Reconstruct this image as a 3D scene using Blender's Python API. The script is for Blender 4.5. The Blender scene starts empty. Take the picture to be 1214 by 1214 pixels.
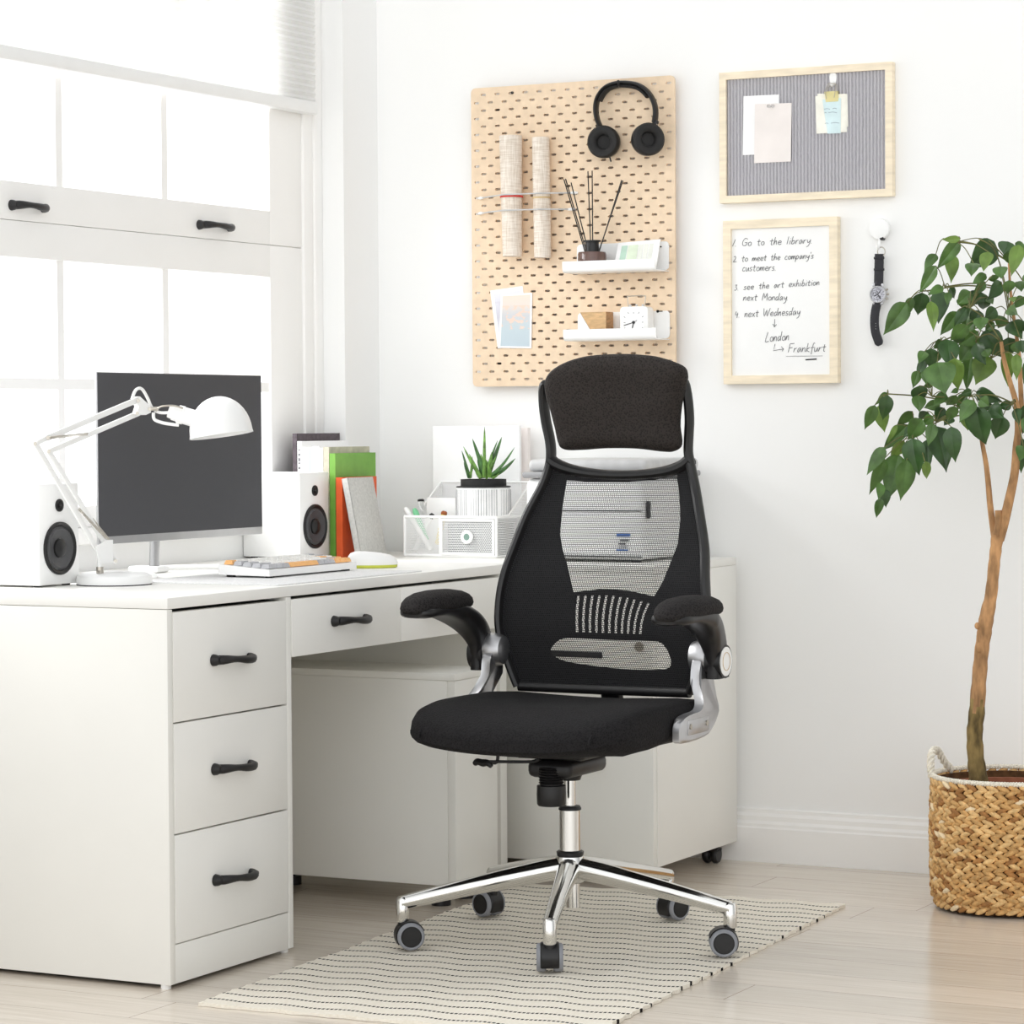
import bpy, bmesh, math, random
import numpy as np
from mathutils import Vector, Matrix, Quaternion, geometry
PI = math.pi
random.seed(11)
SC = bpy.context.scene
COL = SC.collection

# ------------------------------------------------------------------ camera
FPX, YAW, PIT, ROL, CH = 3434.03, 0.47631, 0.030724, -0.006108, 1.079
def cam_axes():
    cy, sy = math.cos(YAW), math.sin(YAW)
    f = Vector((-sy*math.cos(PIT), cy*math.cos(PIT), -math.sin(PIT)))
    r = Vector((cy, sy, 0)); u = r.cross(f)
    c, s = math.cos(ROL), math.sin(ROL)
    return r*c+u*s, u*c-r*s, f
CR, CU, CF = cam_axes()
CO = Vector((0, 0, CH))
cam = bpy.data.cameras.new('camera')
cam.sensor_width = 36; cam.lens = FPX/1214*36; cam.clip_start = .05; cam.clip_end = 200
co = bpy.data.objects.new('camera', cam); COL.objects.link(co)
M4 = Matrix((CR, CU, -CF)).transposed().to_4x4(); M4.translation = CO
co.matrix_world = M4
SC.camera = co
def ray(px, py): return CR*((px-607)/FPX) - CU*((py-607)/FPX) + CF
def aty(px, py, Y): d = ray(px, py); return CO+d*(Y/d.y)
def atx(px, py, X): d = ray(px, py); return CO+d*(X/d.x)
def atz(px, py, Z): d = ray(px, py); return CO+d*((Z-CH)/d.z)

# ------------------------------------------------------------------ materials
def lin(c):
    return tuple(((v/255)/12.92 if v/255 <= .04045 else ((v/255+.055)/1.055)**2.4) for v in c)
class NT:
    def __init__(s, m): s.t = m.node_tree; s.n = s.t.nodes; s.l = s.t.links
    def add(s, k, **kw):
        n = s.n.new(k)
        for a, b in kw.items():
            if a.startswith('i_'):
                n.inputs[int(a[2:]) if a[2:].isdigit() else a[2:].replace('_', ' ')].default_value = b
            else: setattr(n, a, b)
        return n
    def ln(s, a, b): s.l.new(a, b)
    def math(s, op, a, b=None, c=None):
        n = s.n.new('ShaderNodeMath'); n.operation = op
        for i, v in enumerate((a, b, c)):
            if v is None: continue
            if isinstance(v, (int, float)): n.inputs[i].default_value = v
            else: s.ln(v, n.inputs[i])
        return n.outputs[0]
def mat(name, rgb, rough=.5, metal=0, var=(30, .04), bump=None, coat=0, trans=0, ior=1.45, stretch=(1, 1, 1), spec=None, sheen=0):
    m = bpy.data.materials.new(name); m.use_nodes = True
    t = NT(m); b = t.n['Principled BSDF']
    c = lin(rgb)
    b.inputs['Roughness'].default_value = rough; b.inputs['Metallic'].default_value = metal
    b.inputs['Coat Weight'].default_value = coat; b.inputs['Transmission Weight'].default_value = trans
    b.inputs['IOR'].default_value = ior
    if spec is not None: b.inputs['Specular IOR Level'].default_value = spec
    if sheen: b.inputs['Sheen Weight'].default_value = sheen
    tc = t.add('ShaderNodeTexCoord'); mp = t.add('ShaderNodeMapping'); mp.inputs['Scale'].default_value = stretch
    t.ln(tc.outputs['Object'], mp.inputs['Vector'])
    nz = t.add('ShaderNodeTexNoise'); nz.inputs['Scale'].default_value = var[0]; nz.inputs['Detail'].default_value = 3
    t.ln(mp.outputs[0], nz.inputs['Vector'])
    rp = t.add('ShaderNodeValToRGB')
    lo = [max(0, v*(1-var[1]*2)) for v in c]; hi = [min(1, v*(1+var[1]*2)) for v in c]
    rp.color_ramp.elements[0].position = .3; rp.color_ramp.elements[1].position = .7
    rp.color_ramp.elements[0].color = (*lo, 1); rp.color_ramp.elements[1].color = (*hi, 1)
    t.ln(nz.outputs['Fac'], rp.inputs[0]); t.ln(rp.outputs[0], b.inputs['Base Color'])
    if bump:
        n2 = t.add('ShaderNodeTexNoise'); n2.inputs['Scale'].default_value = bump[0]; n2.inputs['Detail'].default_value = 4
        t.ln(mp.outputs[0], n2.inputs['Vector'])
        bp = t.add('ShaderNodeBump'); bp.inputs['Strength'].default_value = bump[1]; bp.inputs['Distance'].default_value = .004
        t.ln(n2.outputs['Fac'], bp.inputs['Height']); t.ln(bp.outputs[0], b.inputs['Normal'])
    return m
def getb(m): return NT(m), m.node_tree.nodes['Principled BSDF']

M = {}
M['wall'] = mat('wall_paint', (243, 243, 242), .75, var=(2, .004), bump=(220, .03))
M['white_trim'] = mat('white_trim_paint', (247, 246, 244), .4, var=(4, .005))
M['lam'] = mat('white_laminate', (242, 241, 237), .32, var=(5, .006), spec=.4)
M['lam_side'] = mat('white_laminate_panel', (239, 238, 233), .35, var=(5, .006), spec=.4)
M['white_metal'] = mat('white_coated_metal', (246, 246, 245), .35, var=(20, .004))
M['white_plastic'] = mat('white_plastic', (243, 243, 242), .35, var=(20, .005))
M['grey_plastic'] = mat('grey_plastic', (150, 150, 152), .4)
M['dark_grey'] = mat('dark_grey_fill', (112, 112, 116), .6)
M['stripe_grey'] = mat('grey_glaze', (160, 160, 163), .5)
M['lightgrey_plastic'] = mat('light_grey_plastic', (196, 196, 196), .45)
M['black_iron'] = mat('black_iron', (30, 29, 30), .45, var=(60, .1))
M['black_plastic'] = mat('black_plastic', (26, 25, 26), .38, var=(40, .08))
M['soft_black'] = mat('soft_black_rubber', (34, 33, 33), .7, var=(60, .08), bump=(400, .1))
M['shade_black'] = mat('shade_black', (14, 13, 12), .9)  # flat black painted in for the shade in gaps and holes
M['chrome'] = mat('polished_chrome', (226, 225, 222), .12, 1, var=(3, .003))
M['silver'] = mat('satin_aluminium', (188, 188, 190), .36, .95, var=(30, .02))
M['steel'] = mat('steel', (186, 180, 170), .3, 1)
M['frame_wood'] = mat('pale_wood', (240, 226, 201), .5, var=(14, .05), stretch=(1, 1, 6))
M['peg_wood'] = mat('birch_board', (233, 209, 180), .55, var=(40, .03))
M['block_wood'] = mat('oak_wood', (206, 170, 124), .5, var=(40, .1), stretch=(1, 4, 4))
M['brown_wood'] = mat('darker_oak_wood', (176, 134, 90), .55, var=(60, .14), stretch=(3, 1, 3))
M['paper'] = mat('white_paper', (246, 246, 246), .7, var=(20, .005))
M['paper_pink'] = mat('blush_paper', (238, 231, 227), .5, var=(14, .02))
M['paper_cream'] = mat('cream_paper', (243, 241, 230), .7)
M['paper_blue'] = mat('pale_blue_paper', (213, 233, 236), .7)
M['ink'] = mat('grey_ink', (104, 104, 108), .6)
M['ink_dark'] = mat('black_ink', (40, 40, 42), .5)
M['ink_blue'] = mat('faint_blue_ink', (150, 165, 178), .6)
M['yellow_clip'] = mat('yellow_metal', (236, 226, 168), .35, .3)
M['clear'] = mat('clear_plastic', (246, 248, 250), .05, trans=1, ior=1.3)
def glass_mat():
    m = bpy.data.materials.new('thin_window_glass'); m.use_nodes = True
    t, b = getb(m); tr = t.add('ShaderNodeBsdfTransparent'); gl = t.add('ShaderNodeBsdfGlossy'); gl.inputs['Roughness'].default_value = .02
    mx = t.add('ShaderNodeMixShader'); mx.inputs[0].default_value = .05; t.ln(tr.outputs[0], mx.inputs[1]); t.ln(gl.outputs[0], mx.inputs[2])
    t.ln(mx.outputs[0], t.n['Material Output'].inputs['Surface']); return m
M['glass'] = glass_mat()
M['amber'] = mat('smoky_amber_glass', (122, 92, 84), .08, trans=.35, spec=.7)
M['green_book'] = mat('green_cover', (120, 174, 72), .45, var=(30, .04))
M['orange_book'] = mat('orange_cover', (222, 92, 42), .5, var=(30, .04))
M['grey_book'] = mat('grey_linen_cover', (196, 195, 191), .7, var=(160, .05))
M['dark_book'] = mat('dark_leather_cover', (84, 74, 80), .55, var=(80, .12), bump=(300, .2))
M['beige_book'] = mat('beige_cover', (196, 190, 172), .6, var=(40, .08))
M['key_white'] = mat('white_keycap', (240, 239, 236), .5)
M['key_grey'] = mat('grey_keycap', (186, 186, 190), .5)
M['key_orange'] = mat('orange_keycap', (244, 186, 120), .5)
M['lime'] = mat('lime_plastic', (206, 212, 84), .4)
M['felt'] = mat('pale_grey_felt', (226, 226, 226), .9, var=(220, .05), bump=(500, .2))
M['soil'] = mat('soil', (92, 66, 48), .95, var=(120, .4), bump=(160, .6))
M['terracotta'] = mat('terracotta', (150, 92, 66), .8, var=(40, .1))
M['bark'] = mat('tan_bark', (176, 134, 92), .85, var=(60, .22), bump=(90, .9), stretch=(1, 1, .35))
M['bark_low'] = mat('mossy_bark', (128, 108, 66), .9, var=(45, .35), bump=(80, 1), stretch=(1, 1, .4))
M['twig'] = mat('green_twig', (104, 104, 60), .7, var=(40, .2))
M['leaf_a'] = mat('leaf_mid_green', (74, 106, 48), .36, var=(30, .18), coat=.08)
M['leaf_b'] = mat('leaf_dark_green', (54, 84, 42), .33, var=(30, .18), coat=.08)
M['leaf_c'] = mat('leaf_light_green', (104, 132, 58), .42, var=(30, .14))
M['aloe'] = mat('aloe_green', (104, 146, 66), .4, var=(60, .25))
M['aloe_d'] = mat('aloe_dark_green', (64, 104, 52), .4, var=(60, .25))
M['rope'] = mat('white_cotton_rope', (236, 229, 214), .9, var=(200, .1), bump=(300, .5))
M['wick_a'] = mat('wicker_tan', (200, 156, 98), .7, var=(90, .16), bump=(240, .4))
M['wick_b'] = mat('wicker_brown', (160, 112, 62), .75, var=(90, .18), bump=(240, .4))
M['wick_c'] = mat('wicker_straw', (222, 182, 124), .7, var=(90, .12), bump=(240, .4))
M['wick_d'] = mat('wicker_pale', (236, 214, 176), .7, var=(90, .08))
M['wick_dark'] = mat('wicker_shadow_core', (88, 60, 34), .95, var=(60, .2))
M['tyre'] = mat('grey_caster_tyre', (138, 140, 146), .5)
M['speaker_cone'] = mat('grey_speaker_cone', (74, 74, 76), .5)
M['card_green'] = mat('mint_swatch', (190, 219, 202), .6)
M['card_lime'] = mat('pale_lime_swatch', (224, 236, 214), .6)
M['card_cream'] = mat('pale_cream_swatch', (236, 238, 230), .6)
M['rubber_red'] = mat('red_rubber_band', (214, 62, 56), .6)
M['rubber_tan'] = mat('tan_rubber_band', (206, 180, 136), .6)
M['brass'] = mat('brass', (206, 186, 150), .25, 1)
M['label_blue'] = mat('blue_print', (70, 110, 176), .5)
M['pen_green'] = mat('green_pen', (124, 200, 150), .4)
M['pen_yellow'] = mat('yellow_pen', (240, 220, 130), .4)
M['pen_brown'] = mat('brown_pen_tip', (150, 84, 44), .5)
M['teal_fabric'] = mat('grey_green_felt', (136, 166, 154), .8)
M['dark_screen'] = mat('dark_screen', (71, 71, 75), .42, var=(3, .01), spec=.25)
M['watch_leather'] = mat('black_watch_leather', (26, 25, 32), .45, var=(120, .1), bump=(200, .2))

def fabric(name, rgb, scale, rough=.9):
    m = mat(name, rgb, rough, var=(300, .1)); t, b = getb(m)
    tc = t.add('ShaderNodeTexCoord'); mp = t.add('ShaderNodeMapping')
    t.ln(tc.outputs['Object'], mp.inputs['Vector'])
    vo = t.add('ShaderNodeTexVoronoi'); vo.inputs['Scale'].default_value = scale
    vo.inputs['Randomness'].default_value = 1.0
    t.ln(mp.outputs[0], vo.inputs['Vector'])
    rp = t.add('ShaderNodeValToRGB'); c = lin(rgb); e = rp.color_ramp.elements
    e[0].position = .12; e[0].color = (c[0]*.35, c[1]*.35, c[2]*.35, 1); e[1].position = .55; e[1].color = (min(1, c[0]*1.9), min(1, c[1]*1.9), min(1, c[2]*1.9), 1)
    t.ln(vo.outputs['Distance'], rp.inputs[0]); t.ln(rp.outputs[0], b.inputs['Base Color'])
    bp = t.add('ShaderNodeBump'); bp.inputs['Strength'].default_value = .5; bp.inputs['Distance'].default_value = .002
    t.ln(vo.outputs['Distance'], bp.inputs['Height']); t.ln(bp.outputs[0], b.inputs['Normal'])
    b.inputs['Specular IOR Level'].default_value = .25
    return m
M['seat_fabric'] = fabric('black_spacer_mesh_fabric', (21, 20, 21), 260)
M['pad_fabric'] = fabric('black_armpad_fabric', (30, 28, 28), 240)
M['head_fabric'] = fabric('black_headrest_fabric', (33, 29, 27), 230, .7)

def mesh_net():
    m = bpy.data.materials.new('black_net'); m.use_nodes = True
    t, b = getb(m)
    b.inputs['Base Color'].default_value = (*lin((34, 34, 36)), 1); b.inputs['Roughness'].default_value = .7
    b.inputs['Specular IOR Level'].default_value = .3
    tc = t.add('ShaderNodeTexCoord'); sp = t.add('ShaderNodeSeparateXYZ'); t.ln(tc.outputs['Object'], sp.inputs[0])
    px, pz = .0046, .0040
    zz = t.math('MULTIPLY', sp.outputs[2], 1/pz)
    row = t.math('FLOOR', zz)
    par = t.math('MULTIPLY', t.math('MODULO', row, 3.0), .33)
    fx = t.math('FRACT', t.math('ADD', t.math('MULTIPLY', sp.outputs[0], 1/px), t.math('ADD', par, 500.0)))
    fz = t.math('FRACT', zz)
    hx = t.math('MULTIPLY', t.math('GREATER_THAN', fx, .16), t.math('LESS_THAN', fx, .90))
    hz = t.math('MULTIPLY', t.math('GREATER_THAN', fz, .18), t.math('LESS_THAN', fz, .86))
    hole = t.math('MULTIPLY', hx, hz)
    tr = t.add('ShaderNodeBsdfTransparent'); mx = t.add('ShaderNodeMixShader')
    t.ln(hole, mx.inputs[0]); t.ln(b.outputs[0], mx.inputs[1]); t.ln(tr.outputs[0], mx.inputs[2])
    t.ln(mx.outputs[0], t.n['Material Output'].inputs['Surface'])
    return m
M['net'] = mesh_net()
def net_white():
    # fine white wire mesh of the desk organiser: round holes in an offset grid
    m = bpy.data.materials.new('white_punched_mesh'); m.use_nodes = True
    t, b = getb(m); b.inputs['Base Color'].default_value = (*lin((245, 245, 245)), 1); b.inputs['Roughness'].default_value = .4
    tc = t.add('ShaderNodeTexCoord'); sp = t.add('ShaderNodeSeparateXYZ'); t.ln(tc.outputs['Object'], sp.inputs[0])
    s = 1/.0042
    a = t.math('MULTIPLY', t.math('ADD', sp.outputs[0], sp.outputs[1]), s); c = t.math('MULTIPLY', sp.outputs[2], s)
    row = t.math('FLOOR', c); off = t.math('MULTIPLY', t.math('MODULO', row, 2.0), .5)
    fx = t.math('SUBTRACT', t.math('FRACT', t.math('ADD', t.math('ADD', a, off), 5000.0)), .5)
    fz = t.math('SUBTRACT', t.math('FRACT', c), .5)
    d = t.math('ADD', t.math('MULTIPLY', fx, fx), t.math('MULTIPLY', fz, fz))
    hole = t.math('LESS_THAN', d, .15)
    tr = t.add('ShaderNodeBsdfTransparent'); mx = t.add('ShaderNodeMixShader')
    t.ln(hole, mx.inputs[0]); t.ln(b.outputs[0], mx.inputs[1]); t.ln(tr.outputs[0], mx.inputs[2])
    t.ln(mx.outputs[0], t.n['Material Output'].inputs['Surface'])
    return m
M['net_white'] = net_white()
def floor_mat():
    m = bpy.data.materials.new('greige_plank_floor'); m.use_nodes = True
    t, b = getb(m)
    tc = t.add('ShaderNodeTexCoord'); sp = t.add('ShaderNodeSeparateXYZ'); t.ln(tc.outputs['Object'], sp.inputs[0])
    W, Lp = .155, 1.25
    v = t.math('MULTIPLY', sp.outputs[1], 1/W); row = t.math('FLOOR', v); fv = t.math('FRACT', v)
    wn = t.add('ShaderNodeTexWhiteNoise'); wn.noise_dimensions = '1D'; t.ln(row, wn.inputs['W'])
    u = t.math('ADD', t.math('MULTIPLY', sp.outputs[0], 1/Lp), t.math('MULTIPLY', wn.outputs['Value'], 7.3))
    fu = t.math('FRACT', u); cu = t.math('FLOOR', u)
    w2 = t.add('ShaderNodeTexWhiteNoise'); w2.noise_dimensions = '2D'
    cb = t.add('ShaderNodeCombineXYZ'); t.ln(row, cb.inputs[0]); t.ln(cu, cb.inputs[1]); t.ln(cb.outputs[0], w2.inputs['Vector'])
    mp = t.add('ShaderNodeMapping'); mp.inputs['Scale'].default_value = (1.2, 22, 1)
    ad = t.add('ShaderNodeVectorMath'); ad.operation = 'ADD'; t.ln(tc.outputs['Object'], ad.inputs[0])
    cb2 = t.add('ShaderNodeCombineXYZ'); t.ln(t.math('MULTIPLY', w2.outputs['Value'], 40), cb2.inputs[0]); t.ln(cb2.outputs[0], ad.inputs[1])
    t.ln(ad.outputs[0], mp.inputs[0])
    nz = t.add('ShaderNodeTexNoise'); nz.inputs['Scale'].default_value = 3; nz.inputs['Detail'].default_value = 8; nz.inputs['Roughness'].default_value = .65
    t.ln(mp.outputs[0], nz.inputs['Vector'])
    rp = t.add('ShaderNodeValToRGB'); e = rp.color_ramp.elements
    e[0].position = .25; e[0].color = (*lin((196, 184, 170)), 1); e[1].position = .72; e[1].color = (*lin((228, 219, 207)), 1)
    k = e.new(.45); k.color = (*lin((214, 203, 189)), 1)
    t.ln(nz.outputs['Fac'], rp.inputs[0])
    hsv = t.add('ShaderNodeHueSaturation'); t.ln(rp.outputs[0], hsv.inputs['Color'])
    t.ln(t.math('ADD', t.math('MULTIPLY', w2.outputs['Value'], .14), .93), hsv.inputs['Value'])
    seam = t.math('MAXIMUM', t.math('LESS_THAN', fv, .010), t.math('LESS_THAN', fu, .0016))
    mx = t.add('ShaderNodeMix'); mx.data_type = 'RGBA'
    t.ln(t.math('MULTIPLY', seam, .75), mx.inputs['Factor']); t.ln(hsv.outputs[0], mx.inputs['A'])
    mx.inputs['B'].default_value = (*lin((120, 96, 74)), 1)
    t.ln(mx.outputs['Result'], b.inputs['Base Color'])
    b.inputs['Roughness'].default_value = .19; b.inputs['Specular IOR Level'].default_value = .6
    bp = t.add('ShaderNodeBump'); bp.inputs['Strength'].default_value = .06; bp.inputs['Distance'].default_value = .002
    t.ln(nz.outputs['Fac'], bp.inputs['Height']); t.ln(bp.outputs[0], b.inputs['Normal'])
    return m
M['floor'] = floor_mat()
def rug_mat():
    m = bpy.data.materials.new('cream_woven_cotton_with_dashes'); m.use_nodes = True
    t, b = getb(m); b.inputs['Roughness'].default_value = .95; b.inputs['Specular IOR Level'].default_value = .1
    tc = t.add('ShaderNodeTexCoord'); sp = t.add('ShaderNodeSeparateXYZ'); t.ln(tc.outputs['Object'], sp.inputs[0])
    P = .0545
    nw = t.add('ShaderNodeTexNoise'); nw.inputs['Scale'].default_value = 5; t.ln(tc.outputs['Object'], nw.inputs['Vector'])
    yy = t.math('ADD', sp.outputs[1], t.math('MULTIPLY', t.math('SUBTRACT', nw.outputs['Fac'], .5), .006))
    v = t.math('MULTIPLY', yy, 1/P); fv = t.math('FRACT', t.math('ADD', v, 100.35)); row = t.math('FLOOR', v)
    line = t.math('LESS_THAN', fv, .17)
    fx = t.math('FRACT', t.math('ADD', t.math('MULTIPLY', sp.outputs[0], 1/.0088), t.math('ADD', t.math('MULTIPLY', row, .37), 100)))
    dash = t.math('MULTIPLY', line, t.math('LESS_THAN', fx, .68))
    nz = t.add('ShaderNodeTexNoise'); nz.inputs['Scale'].default_value = 160; t.ln(tc.outputs['Object'], nz.inputs['Vector'])
    rp = t.add('ShaderNodeValToRGB'); e = rp.color_ramp.elements
    e[0].color = (*lin((230, 221, 203)), 1); e[1].color = (*lin((249, 244, 234)), 1)
    t.ln(nz.outputs['Fac'], rp.inputs[0])
    mx = t.add('ShaderNodeMix'); mx.data_type = 'RGBA'
    t.ln(dash, mx.inputs['Factor']); t.ln(rp.outputs[0], mx.inputs['A']); mx.inputs['B'].default_value = (*lin((30, 27, 26)), 1)
    t.ln(mx.outputs['Result'], b.inputs['Base Color'])
    wv = t.add('ShaderNodeTexWave'); wv.bands_direction = 'Y'; wv.inputs['Scale'].default_value = 50; t.ln(tc.outputs['Object'], wv.inputs['Vector'])
    bp = t.add('ShaderNodeBump'); bp.inputs['Strength'].default_value = .35; bp.inputs['Distance'].default_value = .003
    t.ln(t.math('ADD', wv.outputs['Fac'], nz.outputs['Fac']), bp.inputs['Height']); t.ln(bp.outputs[0], b.inputs['Normal'])
    return m
M['rug'] = rug_mat()
def ribbed(name, c1, c2, axis, pitch, rough=.9, bump=1.0, dist=.004):
    m = bpy.data.materials.new(name); m.use_nodes = True
    t, b = getb(m); b.inputs['Roughness'].default_value = rough
    tc = t.add('ShaderNodeTexCoord'); sp = t.add('ShaderNodeSeparateXYZ'); t.ln(tc.outputs['Object'], sp.inputs[0])
    a = t.math('MULTIPLY', sp.outputs[axis], 2*PI/pitch)
    nz0 = t.add('ShaderNodeTexNoise'); nz0.inputs['Scale'].default_value = 60; t.ln(tc.outputs['Object'], nz0.inputs['Vector'])
    s = t.math('ADD', t.math('MULTIPLY', t.math('SINE', t.math('ADD', a, t.math('MULTIPLY', nz0.outputs['Fac'], 1.6))), .5), .5)
    nz = t.add('ShaderNodeTexNoise'); nz.inputs['Scale'].default_value = 260; t.ln(tc.outputs['Object'], nz.inputs['Vector'])
    f = t.math('ADD', t.math('MULTIPLY', s, .7), t.math('MULTIPLY', nz.outputs['Fac'], .3))
    rp = t.add('ShaderNodeValToRGB'); e = rp.color_ramp.elements
    e[0].position = .15; e[0].color = (*lin(c1), 1); e[1].position = .6; e[1].color = (*lin(c2), 1)
    t.ln(f, rp.inputs[0]); t.ln(rp.outputs[0], b.inputs['Base Color'])
    bp = t.add('ShaderNodeBump'); bp.inputs['Strength'].default_value = bump; bp.inputs['Distance'].default_value = dist
    t.ln(s, bp.inputs['Height']); t.ln(bp.outputs[0], b.inputs['Normal'])
    return m
M['felt_ribbed'] = ribbed('grey_ribbed_felt', (164, 162, 168), (204, 202, 207), 0, .0088)
def canvas_mat():
    m = bpy.data.materials.new('natural_linen_weave'); m.use_nodes = True
    t, b = getb(m); b.inputs['Roughness'].default_value = .9
    tc = t.add('ShaderNodeTexCoord')
    fac = []
    for sc_ in ((400, 400, 26), (30, 30, 420)):
        mp = t.add('ShaderNodeMapping'); mp.inputs['Scale'].default_value = sc_; t.ln(tc.outputs['Object'], mp.inputs[0])
        nz = t.add('ShaderNodeTexNoise'); nz.inputs['Scale'].default_value = 1; nz.inputs['Detail'].default_value = 3; t.ln(mp.outputs[0], nz.inputs['Vector'])
        fac.append(nz.outputs['Fac'])
    rp = t.add('ShaderNodeValToRGB'); e = rp.color_ramp.elements
    e[0].position = .34; e[0].color = (*lin((206, 190, 172)), 1); e[1].position = .62; e[1].color = (*lin((241, 232, 221)), 1)
    t.ln(t.math('ADD', t.math('MULTIPLY', fac[0], .5), t.math('MULTIPLY', fac[1], .5)), rp.inputs[0])
    t.ln(rp.outputs[0], b.inputs['Base Color'])
    return m
M['canvas'] = canvas_mat()
def sunset_mat(name, stops, cloud):
    m = bpy.data.materials.new(name); m.use_nodes = True
    t, b = getb(m); b.inputs['Roughness'].default_value = .35
    tc = t.add('ShaderNodeTexCoord'); sp = t.add('ShaderNodeSeparateXYZ'); t.ln(tc.outputs['Generated'], sp.inputs[0])
    rp = t.add('ShaderNodeValToRGB'); e = rp.color_ramp.elements
    e[0].position = stops[0][0]; e[0].color = (*lin(stops[0][1]), 1); e[1].position = stops[-1][0]; e[1].color = (*lin(stops[-1][1]), 1)
    for p, c in stops[1:-1]:
        k = e.new(p); k.color = (*lin(c), 1)
    t.ln(sp.outputs[2], rp.inputs[0])
    mp = t.add('ShaderNodeMapping'); mp.inputs['Scale'].default_value = (3, 1, 9); t.ln(tc.outputs['Generated'], mp.inputs[0])
    nz = t.add('ShaderNodeTexNoise'); nz.inputs['Scale'].default_value = 1.2; nz.inputs['Detail'].default_value = 5; t.ln(mp.outputs[0], nz.inputs['Vector'])
    band = t.math('MULTIPLY', t.math('GREATER_THAN', sp.outputs[2], .34), t.math('LESS_THAN', sp.outputs[2], .8))
    f = t.math('MULTIPLY', t.math('MULTIPLY', t.math('GREATER_THAN', nz.outputs['Fac'], .53), band), .75)
    mx = t.add('ShaderNodeMix'); mx.data_type = 'RGBA'
    t.ln(f, mx.inputs['Factor']); t.ln(rp.outputs[0], mx.inputs['A']); mx.inputs['B'].default_value = (*lin(cloud), 1)
    t.ln(mx.outputs['Result'], b.inputs['Base Color'])
    return m
M['sunset'] = sunset_mat('evening_sky_print', [(0, (190, 205, 214)), (.35, (196, 210, 216)), (.6, (206, 208, 212)), (.85, (234, 220, 210)), (1, (236, 222, 208))], (240, 210, 190))
M['print_dim'] = sunset_mat('pale_print', [(0, (240, 240, 244)), (.5, (206, 204, 214)), (1, (232, 232, 240))], (214, 212, 222))
M['marble_print'] = mat('pale_marble_print', (234, 228, 226), .4, var=(18, .05))
def blind_mat():
    m = bpy.data.materials.new('white_pleated_translucent_fabric'); m.use_nodes = True
    t, b = getb(m); b.inputs['Base Color'].default_value = (*lin((244, 244, 243)), 1); b.inputs['Roughness'].default_value = .9
    tl = t.add('ShaderNodeBsdfTranslucent'); tl.inputs[0].default_value = (*lin((247, 247, 246)), 1)
    nz = t.add('ShaderNodeTexNoise'); nz.inputs['Scale'].default_value = 40
    mx = t.add('ShaderNodeMixShader')
    t.ln(t.math('ADD', t.math('MULTIPLY', nz.outputs['Fac'], .04), .36), mx.inputs[0])
    t.ln(b.outputs[0], mx.inputs[1]); t.ln(tl.outputs[0], mx.inputs[2])
    t.ln(mx.outputs[0], t.n['Material Output'].inputs['Surface'])
    return m
M['blind'] = blind_mat()
M['pot_stripe'] = mat('white_ceramic', (240, 240, 239), .5)
def watch_dial():
    m = mat('silver_watch_dial', (176, 176, 184), .3, .3, var=(420, .35)); return m
M['dial'] = watch_dial()

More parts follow.
